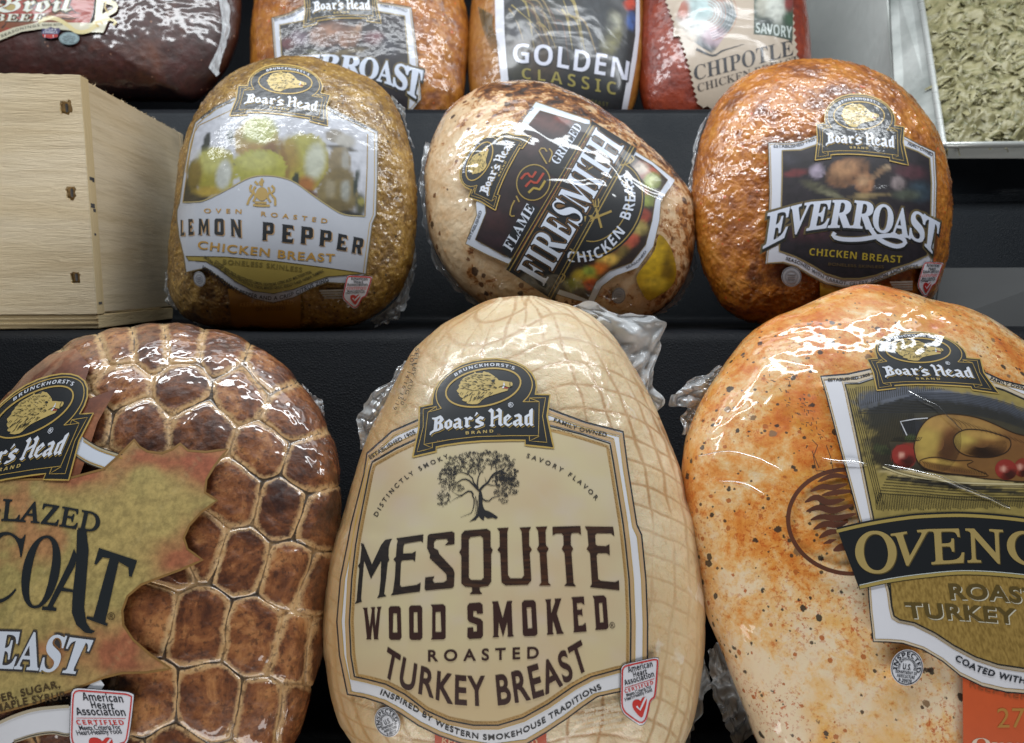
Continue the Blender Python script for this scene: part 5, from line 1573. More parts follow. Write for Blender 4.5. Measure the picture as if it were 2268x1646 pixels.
heart(maple, None, affine([(735, 400), (1305, 280), (830, 515), (1240, 575), (775, 835), (1225, 692), (785, 965), (1205, 805)], CR([(605, 1215), (1085, 1240), (685, 1295), (1010, 1425), (625, 1485), (1015, 1490), (640, 1570), (1000, 1575)])), .13, 'maple')

# ------------------------------------------------------------------ lemons label
lab = Part(lemon, 'label', None, 24)
wl = 'abafb8'  # greyish print white, darkened further to carry the label's shade
out = CA([(445, 258), (330, 315), (215, 405), (180, 520), (147, 700), (122, 880), (106, 930), (105, 985), (118, 1090), (145, 1200), (160, 1302), (280, 1276), (340, 1320), (450, 1400), (560, 1458), (680, 1483), (800, 1452), (900, 1402), (1000, 1362), (1110, 1368), (1232, 1312), (1270, 1010), (1292, 960), (1300, 750), (1301, 460), (1160, 390), (1008, 312)])
lab.poly(CA([(408, 1400), (845, 1400), (838, 1660), (436, 1660)]), ink('8f6414', 'bumpy', .1), 0)
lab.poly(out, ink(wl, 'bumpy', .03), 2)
lab.stroke(out, 2.6, ink('6b5a36', 'bumpy'), 2.6, closed=True, sm=False)
oc = np.mean(out, 0)
lab.stroke(gi(out[:5], oc, .978), 1.6, ink('a98c45', 'bumpy'), 2.8, sm=False)
lab.stroke(gi(out[20:], oc, .975), 1.6, ink('a98c45', 'bumpy'), 2.8, sm=False)
gp = CA([(160, 1206), (400, 1210), (700, 1236), (1000, 1275), (1228, 1308), (1100, 1320), (1000, 1328), (900, 1365), (800, 1402), (680, 1428), (560, 1412), (450, 1352), (350, 1278), (280, 1238), (175, 1232)])
lab.poly(gp, ink('92803a', 'bumpy', .06), 3)
lab.stroke(gp, 1.6, ink('4d421d', 'bumpy'), 3.5, closed=True, sm=False)
lab = lab.finish()
pc = Part(lemon, 'picture', lab)
pp = CA([(238, 425), (440, 330), (720, 330), (1000, 375), (1130, 420), (1242, 478), (1238, 700), (1226, 968), (1100, 956), (1000, 900), (900, 830), (800, 760), (700, 730), (600, 725), (520, 745), (420, 800), (300, 860), (240, 880), (142, 884), (155, 790), (182, 600), (212, 465)])
s1 = .37
ca = lambda lst: [(*CA([(a, b)])[0], rx * s1, ry * s1, an, h, so) for a, b, rx, ry, an, h, so in lst]
pc.poly(pp, painted('bumpy', 'print_lemon_picture'), 3.2, step=5, col=picture('c9ccd6', ca([
    (275, 560, 22, 100, 12, '232a22', .1), (200, 700, 30, 70, 10, '5d5a1e', .2), (170, 820, 60, 90, 20, '2a2c1d', .2), (230, 850, 90, 40, -20, '3b3420', .2), (425, 490, 22, 40, 0, '4d5a58', .3),
    (580, 520, 135, 130, 20, 'a89358', .06), (600, 455, 100, 85, 0, 'b9bd72', .3), (560, 590, 90, 60, 0, 'a8894e', .4), (670, 580, 50, 60, 0, '7d5a35', .4), (680, 600, 26, 20, 0, '3a2a30', .5),
    (340, 700, 122, 145, 10, 'a8a038', .05), (300, 640, 70, 70, 0, 'bcba6a', .5), (385, 720, 45, 90, 10, 'c3c7c0', .3), (215, 720, 40, 90, 10, '7d6a22', .4), (290, 820, 80, 30, 0, 'b59b3a', .4), (465, 650, 20, 24, 0, '3a332a', .4),
    (860, 650, 155, 178, 10, 'a69b38', .05), (850, 560, 120, 70, 0, 'a9a548', .5), (930, 640, 60, 110, 10, 'c3c7b4', .35), (770, 610, 60, 100, 0, '9c8238', .5), (870, 780, 60, 50, 0, 'a3672a', .5), (745, 640, 20, 120, -10, '8a6a30', .5),
    (600, 680, 158, 110, 0, 'a7a53e', .05), (580, 640, 110, 55, 0, 'bdbc6a', .5), (600, 600, 40, 26, 0, 'b3b46a', .5), (812, 760, 22, 55, 12, '27331f', .2), (900, 830, 60, 18, 20, '6b4a2a', .4),
    (1050, 490, 60, 38, 8, '8e8678', .15), (1110, 520, 60, 44, 10, 'b3b0a8', .3), (1085, 562, 95, 16, 10, '55514a', .3), (1075, 640, 68, 90, 0, '8d7e5e', .08), (1110, 640, 22, 70, 0, 'a9a79e', .5), (1065, 830, 125, 130, 6, '84754a', .06), (1110, 810, 26, 80, 0, 'a5a79e', .5), (1020, 800, 30, 60, 0, '9c9276', .5), (1060, 905, 100, 40, 10, '6e5f38', .4), (1075, 720, 80, 40, 0, '7c6c45', .3),
    (1175, 760, 14, 80, 8, '2c3830', .3), (1200, 900, 30, 70, 0, '4a4a34', .4), (1205, 880, 20, 24, 0, '9a9448', .4), (1150, 955, 70, 16, 10, '2a2822', .4)]), .14, 8, 7, .68))
pc.stroke(pp[5:8], 2.2, ink('8a7138', 'bumpy'), 3.8, sm=False)
pc.stroke(pp[18:] + [pp[0], pp[1]], 2.0, ink('8a7138', 'bumpy'), 3.8, sm=False)
pc.stroke(smooth(pp[7:19], 60), 2.4, ink('9d8f62', 'bumpy'), 3.8)
cg = ink('a58a4e', 'bumpy')
cc_ = CA([(612, 835)])[0]
pc.disc(cc_, 13, 15, 0, cg, 4)
for q in ([(570, 760), (590, 780)], [(612, 742), (612, 790), (600, 760), (625, 760)], [(550, 780), (540, 810), (560, 830), (540, 860), (525, 900)], [(575, 790), (560, 815), (575, 850), (560, 880)], [(670, 785), (690, 810), (665, 835), (690, 860), (692, 905)], [(650, 795), (660, 820), (645, 850), (665, 885)], [(560, 900), (600, 905), (660, 905)], [(570, 885), (640, 888)]):
    pc.stroke(CA(q), 5, cg, 4.2)
pc.finish()
ti = Part(lemon, 'title_lettering', lab)
bk, gd = ink('15181c', 'bumpy', .04), ink('a8813a', 'bumpy')
quads = [('L', 62, 875, 105, 870, 103, 712, 64, 712), ('E', 142, 868, 200, 862, 188, 702, 140, 705), ('M', 240, 860, 357, 864, 350, 702, 245, 700), ('O', 405, 862, 503, 870, 500, 700, 408, 698), ('N', 570, 872, 682, 892, 676, 712, 566, 702), ('P', 882, 918, 1000, 922, 1006, 742, 888, 732), ('E', 1078, 935, 1200, 948, 1206, 768, 1085, 755), ('P', 1268, 950, 1400, 966, 1400, 790, 1278, 775), ('P', 1458, 972, 1585, 985, 1590, 826, 1470, 808), ('E', 1630, 1008, 1740, 1026, 1748, 868, 1652, 848), ('R', 1782, 1040, 1890, 1058, 1912, 902, 1805, 880)]
for ch, *q in quads:
    b4 = CL([(q[0], q[1]), (q[2], q[3]), (q[4], q[5]), (q[6], q[7])])
    block(ti, ch, *b4, ink('b08d62', 'bumpy'), 3.6, (2.2, 1.4))
    block(ti, ch, *b4, bk, 4.2)
ti.finish()
tx = Part(lemon, 'small_lettering', lab)
tx.text('OVEN  ROASTED', CA([(268, 948), (470, 952), (610, 966), (800, 985), (1000, 1010)]), 9.5, gd, 4, 'sans', .02, 2.0)
tx.text('CHICKEN BREAST', CA([(230, 1160), (400, 1182), (600, 1202), (800, 1225), (1045, 1241)]), 17, gd, 4, 'sans', .025, 1.15)
tx.text('BONELESS SKINLESS', CA([(380, 1252), (620, 1272), (850, 1300)]), 10, ink('6e6128', 'bumpy'), 4.4, 'sans', .02, 1.2)
sk = ink('3a3318', 'bumpy')
tx.text('COATED WITH SPICE, DEHYDRATED LEMON, DEXTROSE, CITRIC ACID, MALTODEXTRIN,', CA([(330, 1242), (450, 1325), (600, 1376), (720, 1372), (912, 1305)]), 6, sk, 4.4, 'sans', .02)
tx.text('NATURAL FLAVOR, LEMON JUICE CONCENTRATE, ONION, MINCED GARLIC, PARSLEY FLAKES, PAPRIKA, TURMERIC.', CA([(265, 1216), (400, 1310), (560, 1390), (700, 1400), (850, 1360), (985, 1298)]), 6, sk, 4.4, 'sans', .02)
tx.text('WITH PIQUANT PEPPER AND A CRISP CITRUS ZING', CA([(250, 1278), (330, 1330), (450, 1412), (560, 1450), (680, 1466), (800, 1440), (900, 1398), (1012, 1354)]), 8, bk, 3.6, 'sans', .02, 1.1)
tx.text('FAMILY OWNED', CA([(1012, 345), (1120, 396), (1232, 445)]), 7, bk, 3, 'sans', .02, 1.1)
tx.text('ESTABLISHED 1905', CA([(255, 388), (340, 325), (430, 290)]), 6, bk, 3, 'sans', .02)
for k in range(4):
    tx.stroke(CA([(955 + k * 9, 1412 + k * 14), (1100, 1408 + k * 15)]), 4, ink('8f8474', 'bumpy', .2), .6, sm=False)
tx.text('KEEP REFRIGERATED', CA([(480, 1505), (800, 1490)]), 8, ink('b58a3a', 'bumpy'), .8, 'sans', .02, 1.2)
tx.text('OR FROZEN', CA([(575, 1532), (750, 1525)]), 8, ink('6e4a10', 'bumpy'), .8, 'sans', .02, 1.2)
tx.finish()
badge(lemon, lab, homog([(55, 1540), (160, 790), (2092, 610), (2147, 1405), (548, 580), (1655, 430), (1250, 72), (1508, 762)], CA([(415, 372), (480, 200), (1022, 258), (1000, 425), (598, 148), (928, 186), (790, 70), (862, 250)])), .10, 'bumpy', False)
heart(lemon, None, affine([(735, 400), (1305, 280), (1030, 1350), (708, 1050), (1265, 860), (775, 718), (1240, 575)], CA([(1115, 1320), (1268, 1322), (1150, 1512), (1098, 1440), (1240, 1435), (1128, 1385), (1242, 1392)])), .10, 'bumpy')
stamp(lemon, None, CA([(240, 1342)])[0], 13, 17, -15, '', 'bumpy', False, 'a9abb0')

# ------------------------------------------------------------------ black grill label
lab = Part(fire, 'label', None, 24)
w_ = ink('ccd4e2', 'fire', .03)
yel = CB(smooth([(1640, 1050), (1715, 1140), (1752, 1290), (1720, 1390), (1640, 1450), (1570, 1485), (1525, 1430), (1490, 1330), (1560, 1230), (1610, 1150)], 40, True)[:-1].tolist())
yc = CB([(1630, 1290)])[0]
lab.poly(yel, painted('fire', 'print_pepper_picture'), 0, step=5, col=picture('a8860c', [(yc[0] - 8, yc[1] - 20, 20, 40, 20, 'c9a61c', .7), (yc[0] + 22, yc[1] + 10, 12, 40, 0, '7a5f08', .7), (yc[0], yc[1] + 30, 26, 14, 0, 'd0b030', .6)], .25, 9, 5))
L1 = CB([(828, 180), (1185, 302), (1180, 420), (760, 1270), (640, 1242), (500, 1180), (368, 1112), (405, 1010), (440, 925), (434, 845), (560, 600), (690, 385), (760, 275)])
L2 = CB([(1470, 500), (1600, 580), (1742, 695), (1700, 760), (1650, 830), (1640, 960), (1600, 1130), (1500, 1270), (1350, 1325), (1262, 1392), (1205, 1505), (1080, 1478), (930, 1432), (1000, 1200), (1250, 800)])
lab.poly(L1, w_, 2)
lab.poly(L2, w_, 2)
ln = ink('8a7448', 'fire')
for q in (L1, L2):
    c = np.mean(q, 0)
    lab.stroke(q, 1.8, ln, 2.6, closed=True, sm=False)
lab = lab.finish()
pc = Part(fire, 'picture', lab)
I1 = CB([(855, 240), (1160, 330), (1150, 400), (740, 1225), (620, 1190), (432, 1085), (470, 990), (502, 910), (495, 850), (600, 640), (720, 410)])
I2 = CB([(1480, 535), (1590, 600), (1692, 695), (1610, 820), (1590, 960), (1548, 1120), (1455, 1238), (1310, 1290), (1225, 1360), (1172, 1478), (1080, 1440), (955, 1400), (1000, 1200), (1250, 800)])
s2 = .33644
cb = lambda lst: [(*CB([(a, b)])[0], rx * s2, ry * s2, an, h, so) for a, b, rx, ry, an, h, so in lst]
pt = painted('fire', 'print_grill_picture')
pc.poly(I1, pt, 3.2, step=6, col=picture('241619', cb([(900, 320, 120, 50, 20, '4a2a26', .6), (560, 960, 80, 90, 0, '33191b', .6), (800, 470, 60, 60, 0, '3a2325', .6), (1000, 300, 60, 20, 20, '6e2c1c', .6), (560, 1080, 90, 50, 20, '2c1a20', .5)]), .3, 12, 9))
pc.poly(I2, pt, 3.2, step=5, col=picture('2a1c14', cb([(1560, 640, 80, 60, 30, '9a4a3a', .4), (1590, 700, 55, 55, 0, '8d9a4a', .3), (1600, 700, 30, 30, 0, 'b9bf88', .4), (1520, 620, 50, 40, 0, 'b5a99a', .5), (1510, 800, 60, 60, 0, 'a8705a', .4), (1560, 830, 50, 40, 0, '7f8a3c', .4), (1530, 930, 50, 50, 0, '8c3a26', .4), (1500, 1010, 60, 50, 0, '9a8a4a', .4), (1440, 1100, 70, 40, -30, 'b5523a', .4),
    (1370, 1170, 80, 40, -30, '6b5a2a', .4), (1300, 1220, 70, 40, -20, 'c9a54a', .5), (1230, 1280, 80, 40, -20, 'bf6a1f', .4), (1150, 1330, 80, 50, 0, 'b8a02c', .4), (1190, 1380, 60, 40, 0, 'c4561c', .4), (1080, 1390, 70, 40, 20, '8a8a2a', .4), (1120, 1430, 50, 30, 0, '3a2a14', .4), (1180, 1290, 40, 30, 0, '8fa03a', .5), (1330, 1120, 40, 60, 0, '6a3a20', .5), (1410, 1010, 40, 50, 0, '5a3a22', .5)]), .35, 9, 3))
for q in (I1, I2):
    pc.stroke(q, 1.6, ink('6b5a36', 'fire'), 3.8, closed=True, sm=False)
pc.finish()
bn = Part(fire, 'banner', lab)
k_, g = ink('14161a', 'fire', .04), ink('9d8646', 'fire')
cd_ = CB([(1255, 885)])[0]
bn.disc(cd_, 262 * s2, 345 * s2, 32, k_, 4.4, 48)
bn.ring(cd_, 246 * s2, 330 * s2, 32, 2.6, g, 5)
bn.ring(cd_, 160 * s2, 232 * s2, 32, 2.2, g, 5)
bn.poly(CB([(1196, 308), (1492, 492), (945, 1482), (635, 1282)]), k_, 5.6)
for a, b, w in (((1205, 340), (655, 1290), 2.4), ((1188, 330), (640, 1270), 1.6), ((1470, 480), (925, 1470), 2.6), ((1452, 470), (905, 1462), 1.4)):
    bn.stroke(CB([a, b]), w, g, 6.2, sm=False)
bn.stroke(CB([(1160, 420), (700, 1200)]), 1.6, ink('7a2a20', 'fire'), 6.2, sm=False)
bn.poly(CB([(1095, 320), (1190, 330), (980, 690), (900, 640)]), k_, 4.2)
bn.poly(CB([(780, 840), (860, 880), (660, 1210), (600, 1150)]), k_, 4.2)
bn.ring(CB([(812, 712)])[0], 108 * s2, 118 * s2, 20, 2.4, g, 5)
bn.disc(CB([(812, 712)])[0], 104 * s2, 112 * s2, 20, ink('1c1517', 'fire'), 4.4)
for q, h in (([(730, 690), (770, 650), (800, 680), (830, 640)], 'a03a24'), ([(760, 740), (800, 700), (830, 720), (880, 650)], 'a03a24'), ([(780, 780), (820, 745), (850, 760), (890, 700)], 'a08a3a')):
    bn.stroke(CB(q), 5, ink(h, 'fire'), 5.4)
for q in ([(900, 590), (870, 540), (850, 500), (880, 485), (900, 510)], [(915, 580), (935, 520), (915, 490)], [(690, 830), (670, 870), (660, 930), (690, 930)], [(720, 840), (700, 800)], [(1440, 590), (1470, 560), (1455, 540)], [(980, 1370), (1010, 1350), (1020, 1320), (1000, 1310)], [(1385, 600), (1430, 590), (1450, 560)]):
    bn.stroke(CB(q), 3, g, 5.4)
for q, w in (([(1200, 950), (1325, 900)], 5), ([(1222, 880), (1258, 1010)], 5), ([(1200, 825), (1212, 872), (1240, 872), (1238, 818)], 3), ([(1221, 872), (1218, 822)], 3)):
    bn.stroke(CB(q), w, g, 5.4, sm=False)
bn.poly(CB([(1145, 935), (1195, 925), (1215, 950), (1190, 970), (1150, 970)]), g, 5.4)
bn.finish()
tx = Part(fire, 'lettering', lab)
wt = ink('cdd6e6', 'fire', .03)
B_, T_ = CB([(880, 1388), (1405, 475)]), CB([(703, 1285), (1222, 352)])
for off, m, ly, sh in ((.05, ink('6e4f2a', 'fire'), 6.3, (0, 0)), (.028, k_, 6.8, (0, 0)), (0, wt, 7.4, (0, 0))):
    tx.text('FIRESMITH', B_, T_, m, ly, 'serif', off, 1.04, shift=sh)
tx.text('FLAME', CB([(668, 1168), (822, 882)]), CB([(612, 1128), (772, 845)]), wt, 5.4, 'serif', 0, 1.05)
tx.text('GRILLED', CB([(975, 598), (1132, 350)]), CB([(925, 565), (1085, 318)]), wt, 5.4, 'serif', 0, 1.0)
tx.text('CHICKEN', CB([(1036, 1232), (1180, 1228), (1300, 1170), (1415, 1040)]), 23, wt, 5.4, 'bold', 0, 1.1)
tx.text('BREAST', CB([(1440, 960), (1478, 850), (1472, 740), (1420, 632)]), 23, wt, 5.4, 'bold', 0, 1.05)
s_ = ink('5a5f6a', 'fire')
tx.text('BORN IN 1905', CB([(690, 372), (755, 285), (815, 225)]), 6, s_, 3, 'sans', .02)
tx.text('ESTABLISHED', CB([(395, 1085), (445, 985), (475, 900)]), 6, s_, 3, 'sans', .02)
tx.text('SEASONED', CB([(1425, 1278), (1500, 1235), (1555, 1165)]), 5, s_, 3, 'sans', .02)
tx.finish()
badge(fire, lab, homog([(55, 1540), (160, 790), (2092, 610), (2147, 1405), (548, 580), (1655, 430)], CB([(572, 892), (385, 815), (598, 362), (797, 415), (385, 692), (548, 462)])), .095, 'fire', False)
stamp(fire, None, CB([(1372, 1452)])[0], 15, 17.5, 10, '', 'fire', False, '9a9ca0')

# ------------------------------------------------------------------ curved white lettering labels
def ever_label(l, cv, s, out, inn, blobs, tb, tt, fm='bumpy', tail=None):
    lab = Part(l, 'label', None, 22)
    lab.poly(out, ink('c9cdd8', fm, .03), 2)
    lab.stroke(out, 2.4, ink('5d4d33', fm), 2.6, closed=True, sm=False)
    c = np.mean(out, 0)
    lab.stroke(gi(out, c, .978), 2.0, ink('a58f68', fm), 2.8, closed=True, sm=False)
    lab = lab.finish()
    pc = Part(l, 'picture', lab)
    pc.poly(inn, painted(fm, 'print_dark_picture'), 3.2, step=6, col=picture('1f191f', [(*cv([(a, b)])[0], rx * s, ry * s, an, h, so) for a, b, rx, ry, an, h, so in blobs], .35, 9, 13))
    pc.stroke(inn, 3.0, ink('8a7a52', fm), 3.8, closed=True, sm=False)
    pc.finish()
    ti = Part(l, 'title_lettering', lab)
    for off, m, ly, sh in ((.085, ink('5f5233', fm), 4.4, (0, 1)), (.05, ink('1b1d1b', fm), 5.2, (1.5, 2.5)), (.018, ink('ccd4e4', fm, .03), 6.2, (0, 0))):
        ti.letters('EVERROAST', [(.0, .135), (.137, .255), (.258, .372), (.377, .50), (.502, .625), (.617, .728), (.728, .822), (.828, .912), (.905, 1.0)], tb, tt, m, ly, 'serif', off, sh)
        if tail:
            ti.stroke([(a + sh[0], b + sh[1]) for a, b in tail], 7.5 + off * 110, m, ly)
    ti.finish()
    return lab

out = CC([(842, 515), (760, 548), (690, 560), (558, 558), (562, 700), (565, 850), (560, 1000), (548, 1200), (540, 1282), (640, 1276), (720, 1300), (800, 1350), (900, 1402), (1000, 1422), (1100, 1418), (1200, 1392), (1300, 1350), (1400, 1312), (1480, 1302), (1538, 1270), (1556, 1050), (1562, 800), (1552, 612), (1460, 570), (1368, 520)])
inn = CC([(842, 572), (750, 602), (640, 606), (640, 750), (636, 900), (622, 1205), (720, 1240), (820, 1292), (900, 1340), (1000, 1370), (1100, 1370), (1200, 1350), (1300, 1310), (1400, 1280), (1505, 1232), (1525, 1000), (1530, 800), (1520, 652), (1450, 612), (1368, 580)])
zz = X(1661.1, 415.4, .19531)
lab = ever_label(ever, CC, .37, out, inn, [(1030, 735, 135, 85, -18, '6e4c32', .1), (1010, 715, 80, 45, -20, '9a7350', .5), (1130, 800, 58, 58, 0, '8a6344', .15), (1125, 785, 34, 30, 0, 'a98664', .5), (1220, 735, 70, 18, -38, '7d6248', .2), (1265, 705, 22, 18, 0, '9a8468', .3), (848, 728, 46, 42, 0, '8a8090', .2), (720, 740, 70, 22, -8, '5e2426', .4), (870, 835, 120, 26, 22, '4a4836', .3), (930, 865, 80, 14, 18, '6e6c55', .3),
    (1170, 872, 130, 14, -4, '7d6c4a', .2), (1400, 730, 90, 40, 10, '4a2830', .5), (1460, 850, 70, 60, 0, '2b3a45', .5), (1380, 870, 80, 30, 0, '454b40', .5), (1330, 800, 40, 40, 0, '7a6f70', .4), (690, 660, 60, 30, 0, '2c2a33', .5), (800, 1100, 140, 50, 0, '3a1f26', .6), (1350, 1000, 60, 40, 0, '3a2a30', .5)],
    CC([(528, 1188), (680, 1112), (840, 1072), (1000, 1064), (1150, 1074), (1290, 1106), (1400, 1128), (1480, 1165), (1545, 1232)]), CC([(556, 985), (690, 945), (830, 915), (1000, 906), (1160, 916), (1290, 945), (1400, 965), (1480, 990), (1576, 1040)]), 'bumpy',
    zz([(1290, 330), (1345, 450), (1420, 560), (1520, 630), (1650, 672), (1745, 640), (1715, 580), (1600, 550), (1450, 560), (1250, 592), (1050, 592), (940, 560), (955, 515)]))
tx = Part(ever, 'small_lettering', lab)
tx.text('CHICKEN BREAST', CC([(800, 1230), (1000, 1246), (1200, 1266), (1352, 1277)]), 15.5, ink('a8932c', 'bumpy'), 4.4, 'bold', 0, 1.08)
tx.text('BONELESS SKINLESS', CC([(915, 1290), (1080, 1302), (1245, 1308)]), 6, ink('5a4a2c', 'bumpy'), 4.4, 'sans', .02, 1.1)
bk = ink('3a3d46', 'bumpy')
tx.text('SEASONED WITH CARROT, CELERY, ONION AND SPICES', CC([(660, 1256), (760, 1294), (850, 1350), (950, 1392), (1050, 1408), (1150, 1398), (1250, 1362), (1350, 1324), (1452, 1304)]), 7, bk, 3.2, 'sans', .02, 1.1)
tx.text('ESTABLISHED 1905', CC([(590, 588), (720, 585), (838, 545)]), 7, bk, 3.2, 'sans', .02)
tx.text('FAMILY OWNED', CC([(1388, 570), (1460, 600), (1535, 640)]), 7, bk, 3.2, 'sans', .02)
for k in range(4):
    tx.stroke(CC([(1285 + 8 * k, 1392 + k * 14), (1420, 1388 + k * 15)]), 4, ink('a39488', 'bumpy', .2), .6, sm=False)
tx.poly(CC([(865, 1385), (960, 1425), (1230, 1400), (1240, 1520), (870, 1520)]), ink('a8820f', 'bumpy'), .2)
tx.finish()
badge(ever, lab, homog([(55, 1540), (160, 790), (2092, 610), (2147, 1405), (548, 580), (1655, 430), (1250, 72), (1508, 762)], CC([(832, 665), (845, 440), (1362, 457), (1382, 697), (948, 410), (1262, 408), (1110, 272), (1230, 492)])), .095, 'bumpy', False)
heart(ever, None, affine([(735, 400), (1305, 280), (1030, 1350), (708, 1050), (1265, 860), (775, 718), (1240, 575)], CC([(1478, 1266), (1588, 1272), (1478, 1470), (1440, 1405), (1552, 1400), (1482, 1340), (1575, 1342)])), .075, 'bumpy')
stamp(ever, None, CC([(695, 1358)])[0], 22, 22, 0, '', 'bumpy', False, 'a9acb4')

out = CI([(725, 50), (570, 130), (428, 165), (440, 350), (455, 530), (475, 760), (490, 1000), (1700, 1000), (1780, 900), (1765, 700), (1745, 520), (1690, 72), (1520, 40), (1375, 20)])
inn = CI([(725, 190), (500, 230), (510, 400), (525, 620), (540, 1000), (1660, 1000), (1680, 760), (1662, 500), (1630, 150), (1400, 110)])
lab = ever_label(bever, CI, .24414, out, inn, [(950, 310, 200, 110, -15, '5f4034', .15), (920, 290, 110, 60, -15, '8a6652', .5), (1130, 340, 110, 90, -30, '6e4c38', .15), (1190, 280, 80, 26, -45, '8f7058', .3), (680, 350, 80, 60, 0, '6a5a66', .5), (570, 400, 60, 50, 0, '5a2a2e', .5), (1350, 350, 90, 60, 0, '5a3238', .5), (1500, 420, 90, 90, 0, '23232e', .5), (850, 490, 120, 20, 10, '4f503a', .3), (1130, 470, 160, 22, -8, '6a5c40', .3)],
    CI([(300, 830), (500, 720), (760, 670), (1000, 665), (1190, 690), (1350, 725), (1500, 770), (1640, 835), (1755, 910)]), CI([(330, 600), (500, 550), (760, 510), (1000, 505), (1190, 520), (1350, 540), (1500, 570), (1640, 605), (1795, 650)]))
tx = Part(bever, 'small_lettering', lab)
tx.text('ESTABLISHED 1905', CI([(455, 195), (590, 165), (715, 95)]), 6, ink('4a4d56', 'bumpy'), 3.2, 'sans', .02)
tx.text('FAMILY OWNED', CI([(1410, 65), (1520, 82), (1650, 115)]), 6, ink('4a4d56', 'bumpy'), 3.2, 'sans', .02)
tx.finish()
badge(bever, lab, homog([(55, 1540), (160, 790), (2092, 610), (2147, 1405), (345, 1000), (1835, 1000)], CI([(722, 250), (725, -60), (1385, -60), (1415, 222), (790, 70), (1320, 50)])), .075, 'bumpy', False)

# ------------------------------------------------------------------ rooster feather label
lab = Part(gold, 'label', None, 22)
lab.poly(CJ([(385, -300), (372, 0), (378, 250), (402, 480), (420, 650), (450, 870), (480, 1000), (1440, 1000), (1480, 800), (1535, 500), (1562, 250), (1560, 0), (1540, -300)]), ink('d3d5de', 'back', .03), 2)
lab = lab.finish()
pc = Part(gold, 'picture', lab)
ip = CJ([(455, -300), (445, 0), (450, 250), (465, 480), (482, 650), (515, 1000), (1395, 1000), (1445, 720), (1495, 500), (1525, 300), (1530, 0), (1500, -300)])
s3 = .26856
cj = lambda lst: [(*CJ([(a, b)])[0], rx * s3, ry * s3, an, h, so) for a, b, rx, ry, an, h, so in lst]
pc.poly(ip, painted('back', 'print_feather_picture'), 3, step=5, col=picture('15181c', cj([(1320, 280, 90, 170, 8, '6f6c46', .3), (1340, 180, 60, 80, 0, '9a9a88', .5), (1480, 40, 50, 50, 0, 'b5402c', .3), (1490, 170, 40, 80, 0, '33508a', .3), (700, 480, 220, 160, 30, '3a2c1c', .5), (560, 560, 90, 120, 0, '2b2a1e', .5), (760, 80, 160, 120, 0, '24261f', .6), (1180, 180, 160, 200, 0, '1a2127', .5), (600, 260, 100, 70, 0, '0e1220', .5)]), .35, 7, 4))
for k in range(34):
    x, y = rr.uniform(480, 1000), rr.uniform(-60, 200)
    dx = rr.uniform(60, 260)
    pc.stroke(CJ([(x, y), (x + dx * .5, y + rr.uniform(40, 110)), (x + dx, y + rr.uniform(200, 420))]), rr.uniform(2.0, 5.5), ink(rr.choice(['6b5a2e', '5a4326', '8a7a3e', '4a2f1f', '7d6a44', '23261f']), 'back'), 3.4, taper=True)
for k in range(12):
    x = 470 + k * 12
    pc.stroke(CJ([(x - 230 + k * 6, 60 + k * 10), (x - 190, 240), (x - 120, 420)][:3]), 3, ink(rr.choice(['5a4a22', '6b5d2c', '3a3a22']), 'back'), 2.9, taper=True) if k < 7 else None
pc.finish()
tx = Part(gold, 'lettering', lab)
B_ = CJ([(518, 515), (700, 535), (900, 560), (1100, 600), (1280, 628), (1458, 668)])
T_ = CJ([(522, 362), (750, 372), (950, 395), (1150, 428), (1320, 460), (1478, 512)])
tx.text('GOLDEN', B_, T_, ink('0c0e12', 'back'), 4, 'bold', .03, 1.06, shift=(1, 1.5))
tx.text('GOLDEN', B_, T_, ink('cdd0df', 'back', .03), 4.8, 'bold', -.006, 1.06)
tx.text('CLASSIC', CJ([(592, 650), (800, 676), (1000, 716), (1200, 756), (1368, 785)]), CJ([(592, 562), (800, 585), (1050, 622), (1200, 650), (1368, 682)]), ink('8f8440', 'back'), 4.8, 'bold', -.008, 1.5)
tx.text('CHICKEN BREAST', CJ([(880, 810), (1100, 845), (1300, 880)]), 9, ink('5d5d2c', 'back'), 4.8, 'bold', -.01, 1.3)
tx.finish()

# ------------------------------------------------------------------ ragged beige label
lab = Part(chip, 'label', None, 22)
left = [(60, -120), (100, 20), (132, 110), (160, 190), (185, 250), (212, 330), (240, 430), (265, 540), (292, 640)]
ls = smooth(left, 46)
zig = [(x + (9 if k % 2 else -7), y) for k, (x, y) in enumerate(ls)]
bs = smooth([(300, 645), (500, 665), (900, 640)], 26)
rs_ = smooth([(905, 420), (880, 250), (866, 100), (850, -120)], 26)
q = zig + [(x, y + (8 if k % 2 else -8)) for k, (x, y) in enumerate(bs)] + [(x + (8 if k % 2 else -8), y) for k, (x, y) in enumerate(rs_)]
lab.poly(CK(q), ink('b5a592', 'back', .08), 2)
lab = lab.finish()
pc = Part(chip, 'picture', lab)
s4 = .36523
fig = CK([(150, 120), (190, 20), (260, -60), (420, -60), (500, 20), (525, 100), (480, 190), (440, 240), (380, 330), (330, 300), (270, 260), (210, 220), (140, 225)])
ck = lambda lst: [(*CK([(a, b)])[0], rx * s4, ry * s4, an, h, so) for a, b, rx, ry, an, h, so in lst]
pc.poly(fig, painted('back', 'print_figure'), 3, step=5, col=picture('b5a592', ck([(330, 90, 160, 130, 0, 'c0c4c2', .25), (300, 60, 90, 70, 0, 'a9bdbd', .4), (480, 120, 60, 90, 10, '7a8486', .4), (340, 270, 70, 60, 0, '3a4248', .3), (390, 220, 70, 60, 0, 'b09aa4', .4), (200, 60, 40, 60, 0, 'a0614e', .5), (440, -20, 60, 30, 0, 'a86a58', .5)]), .15, 10, 6))
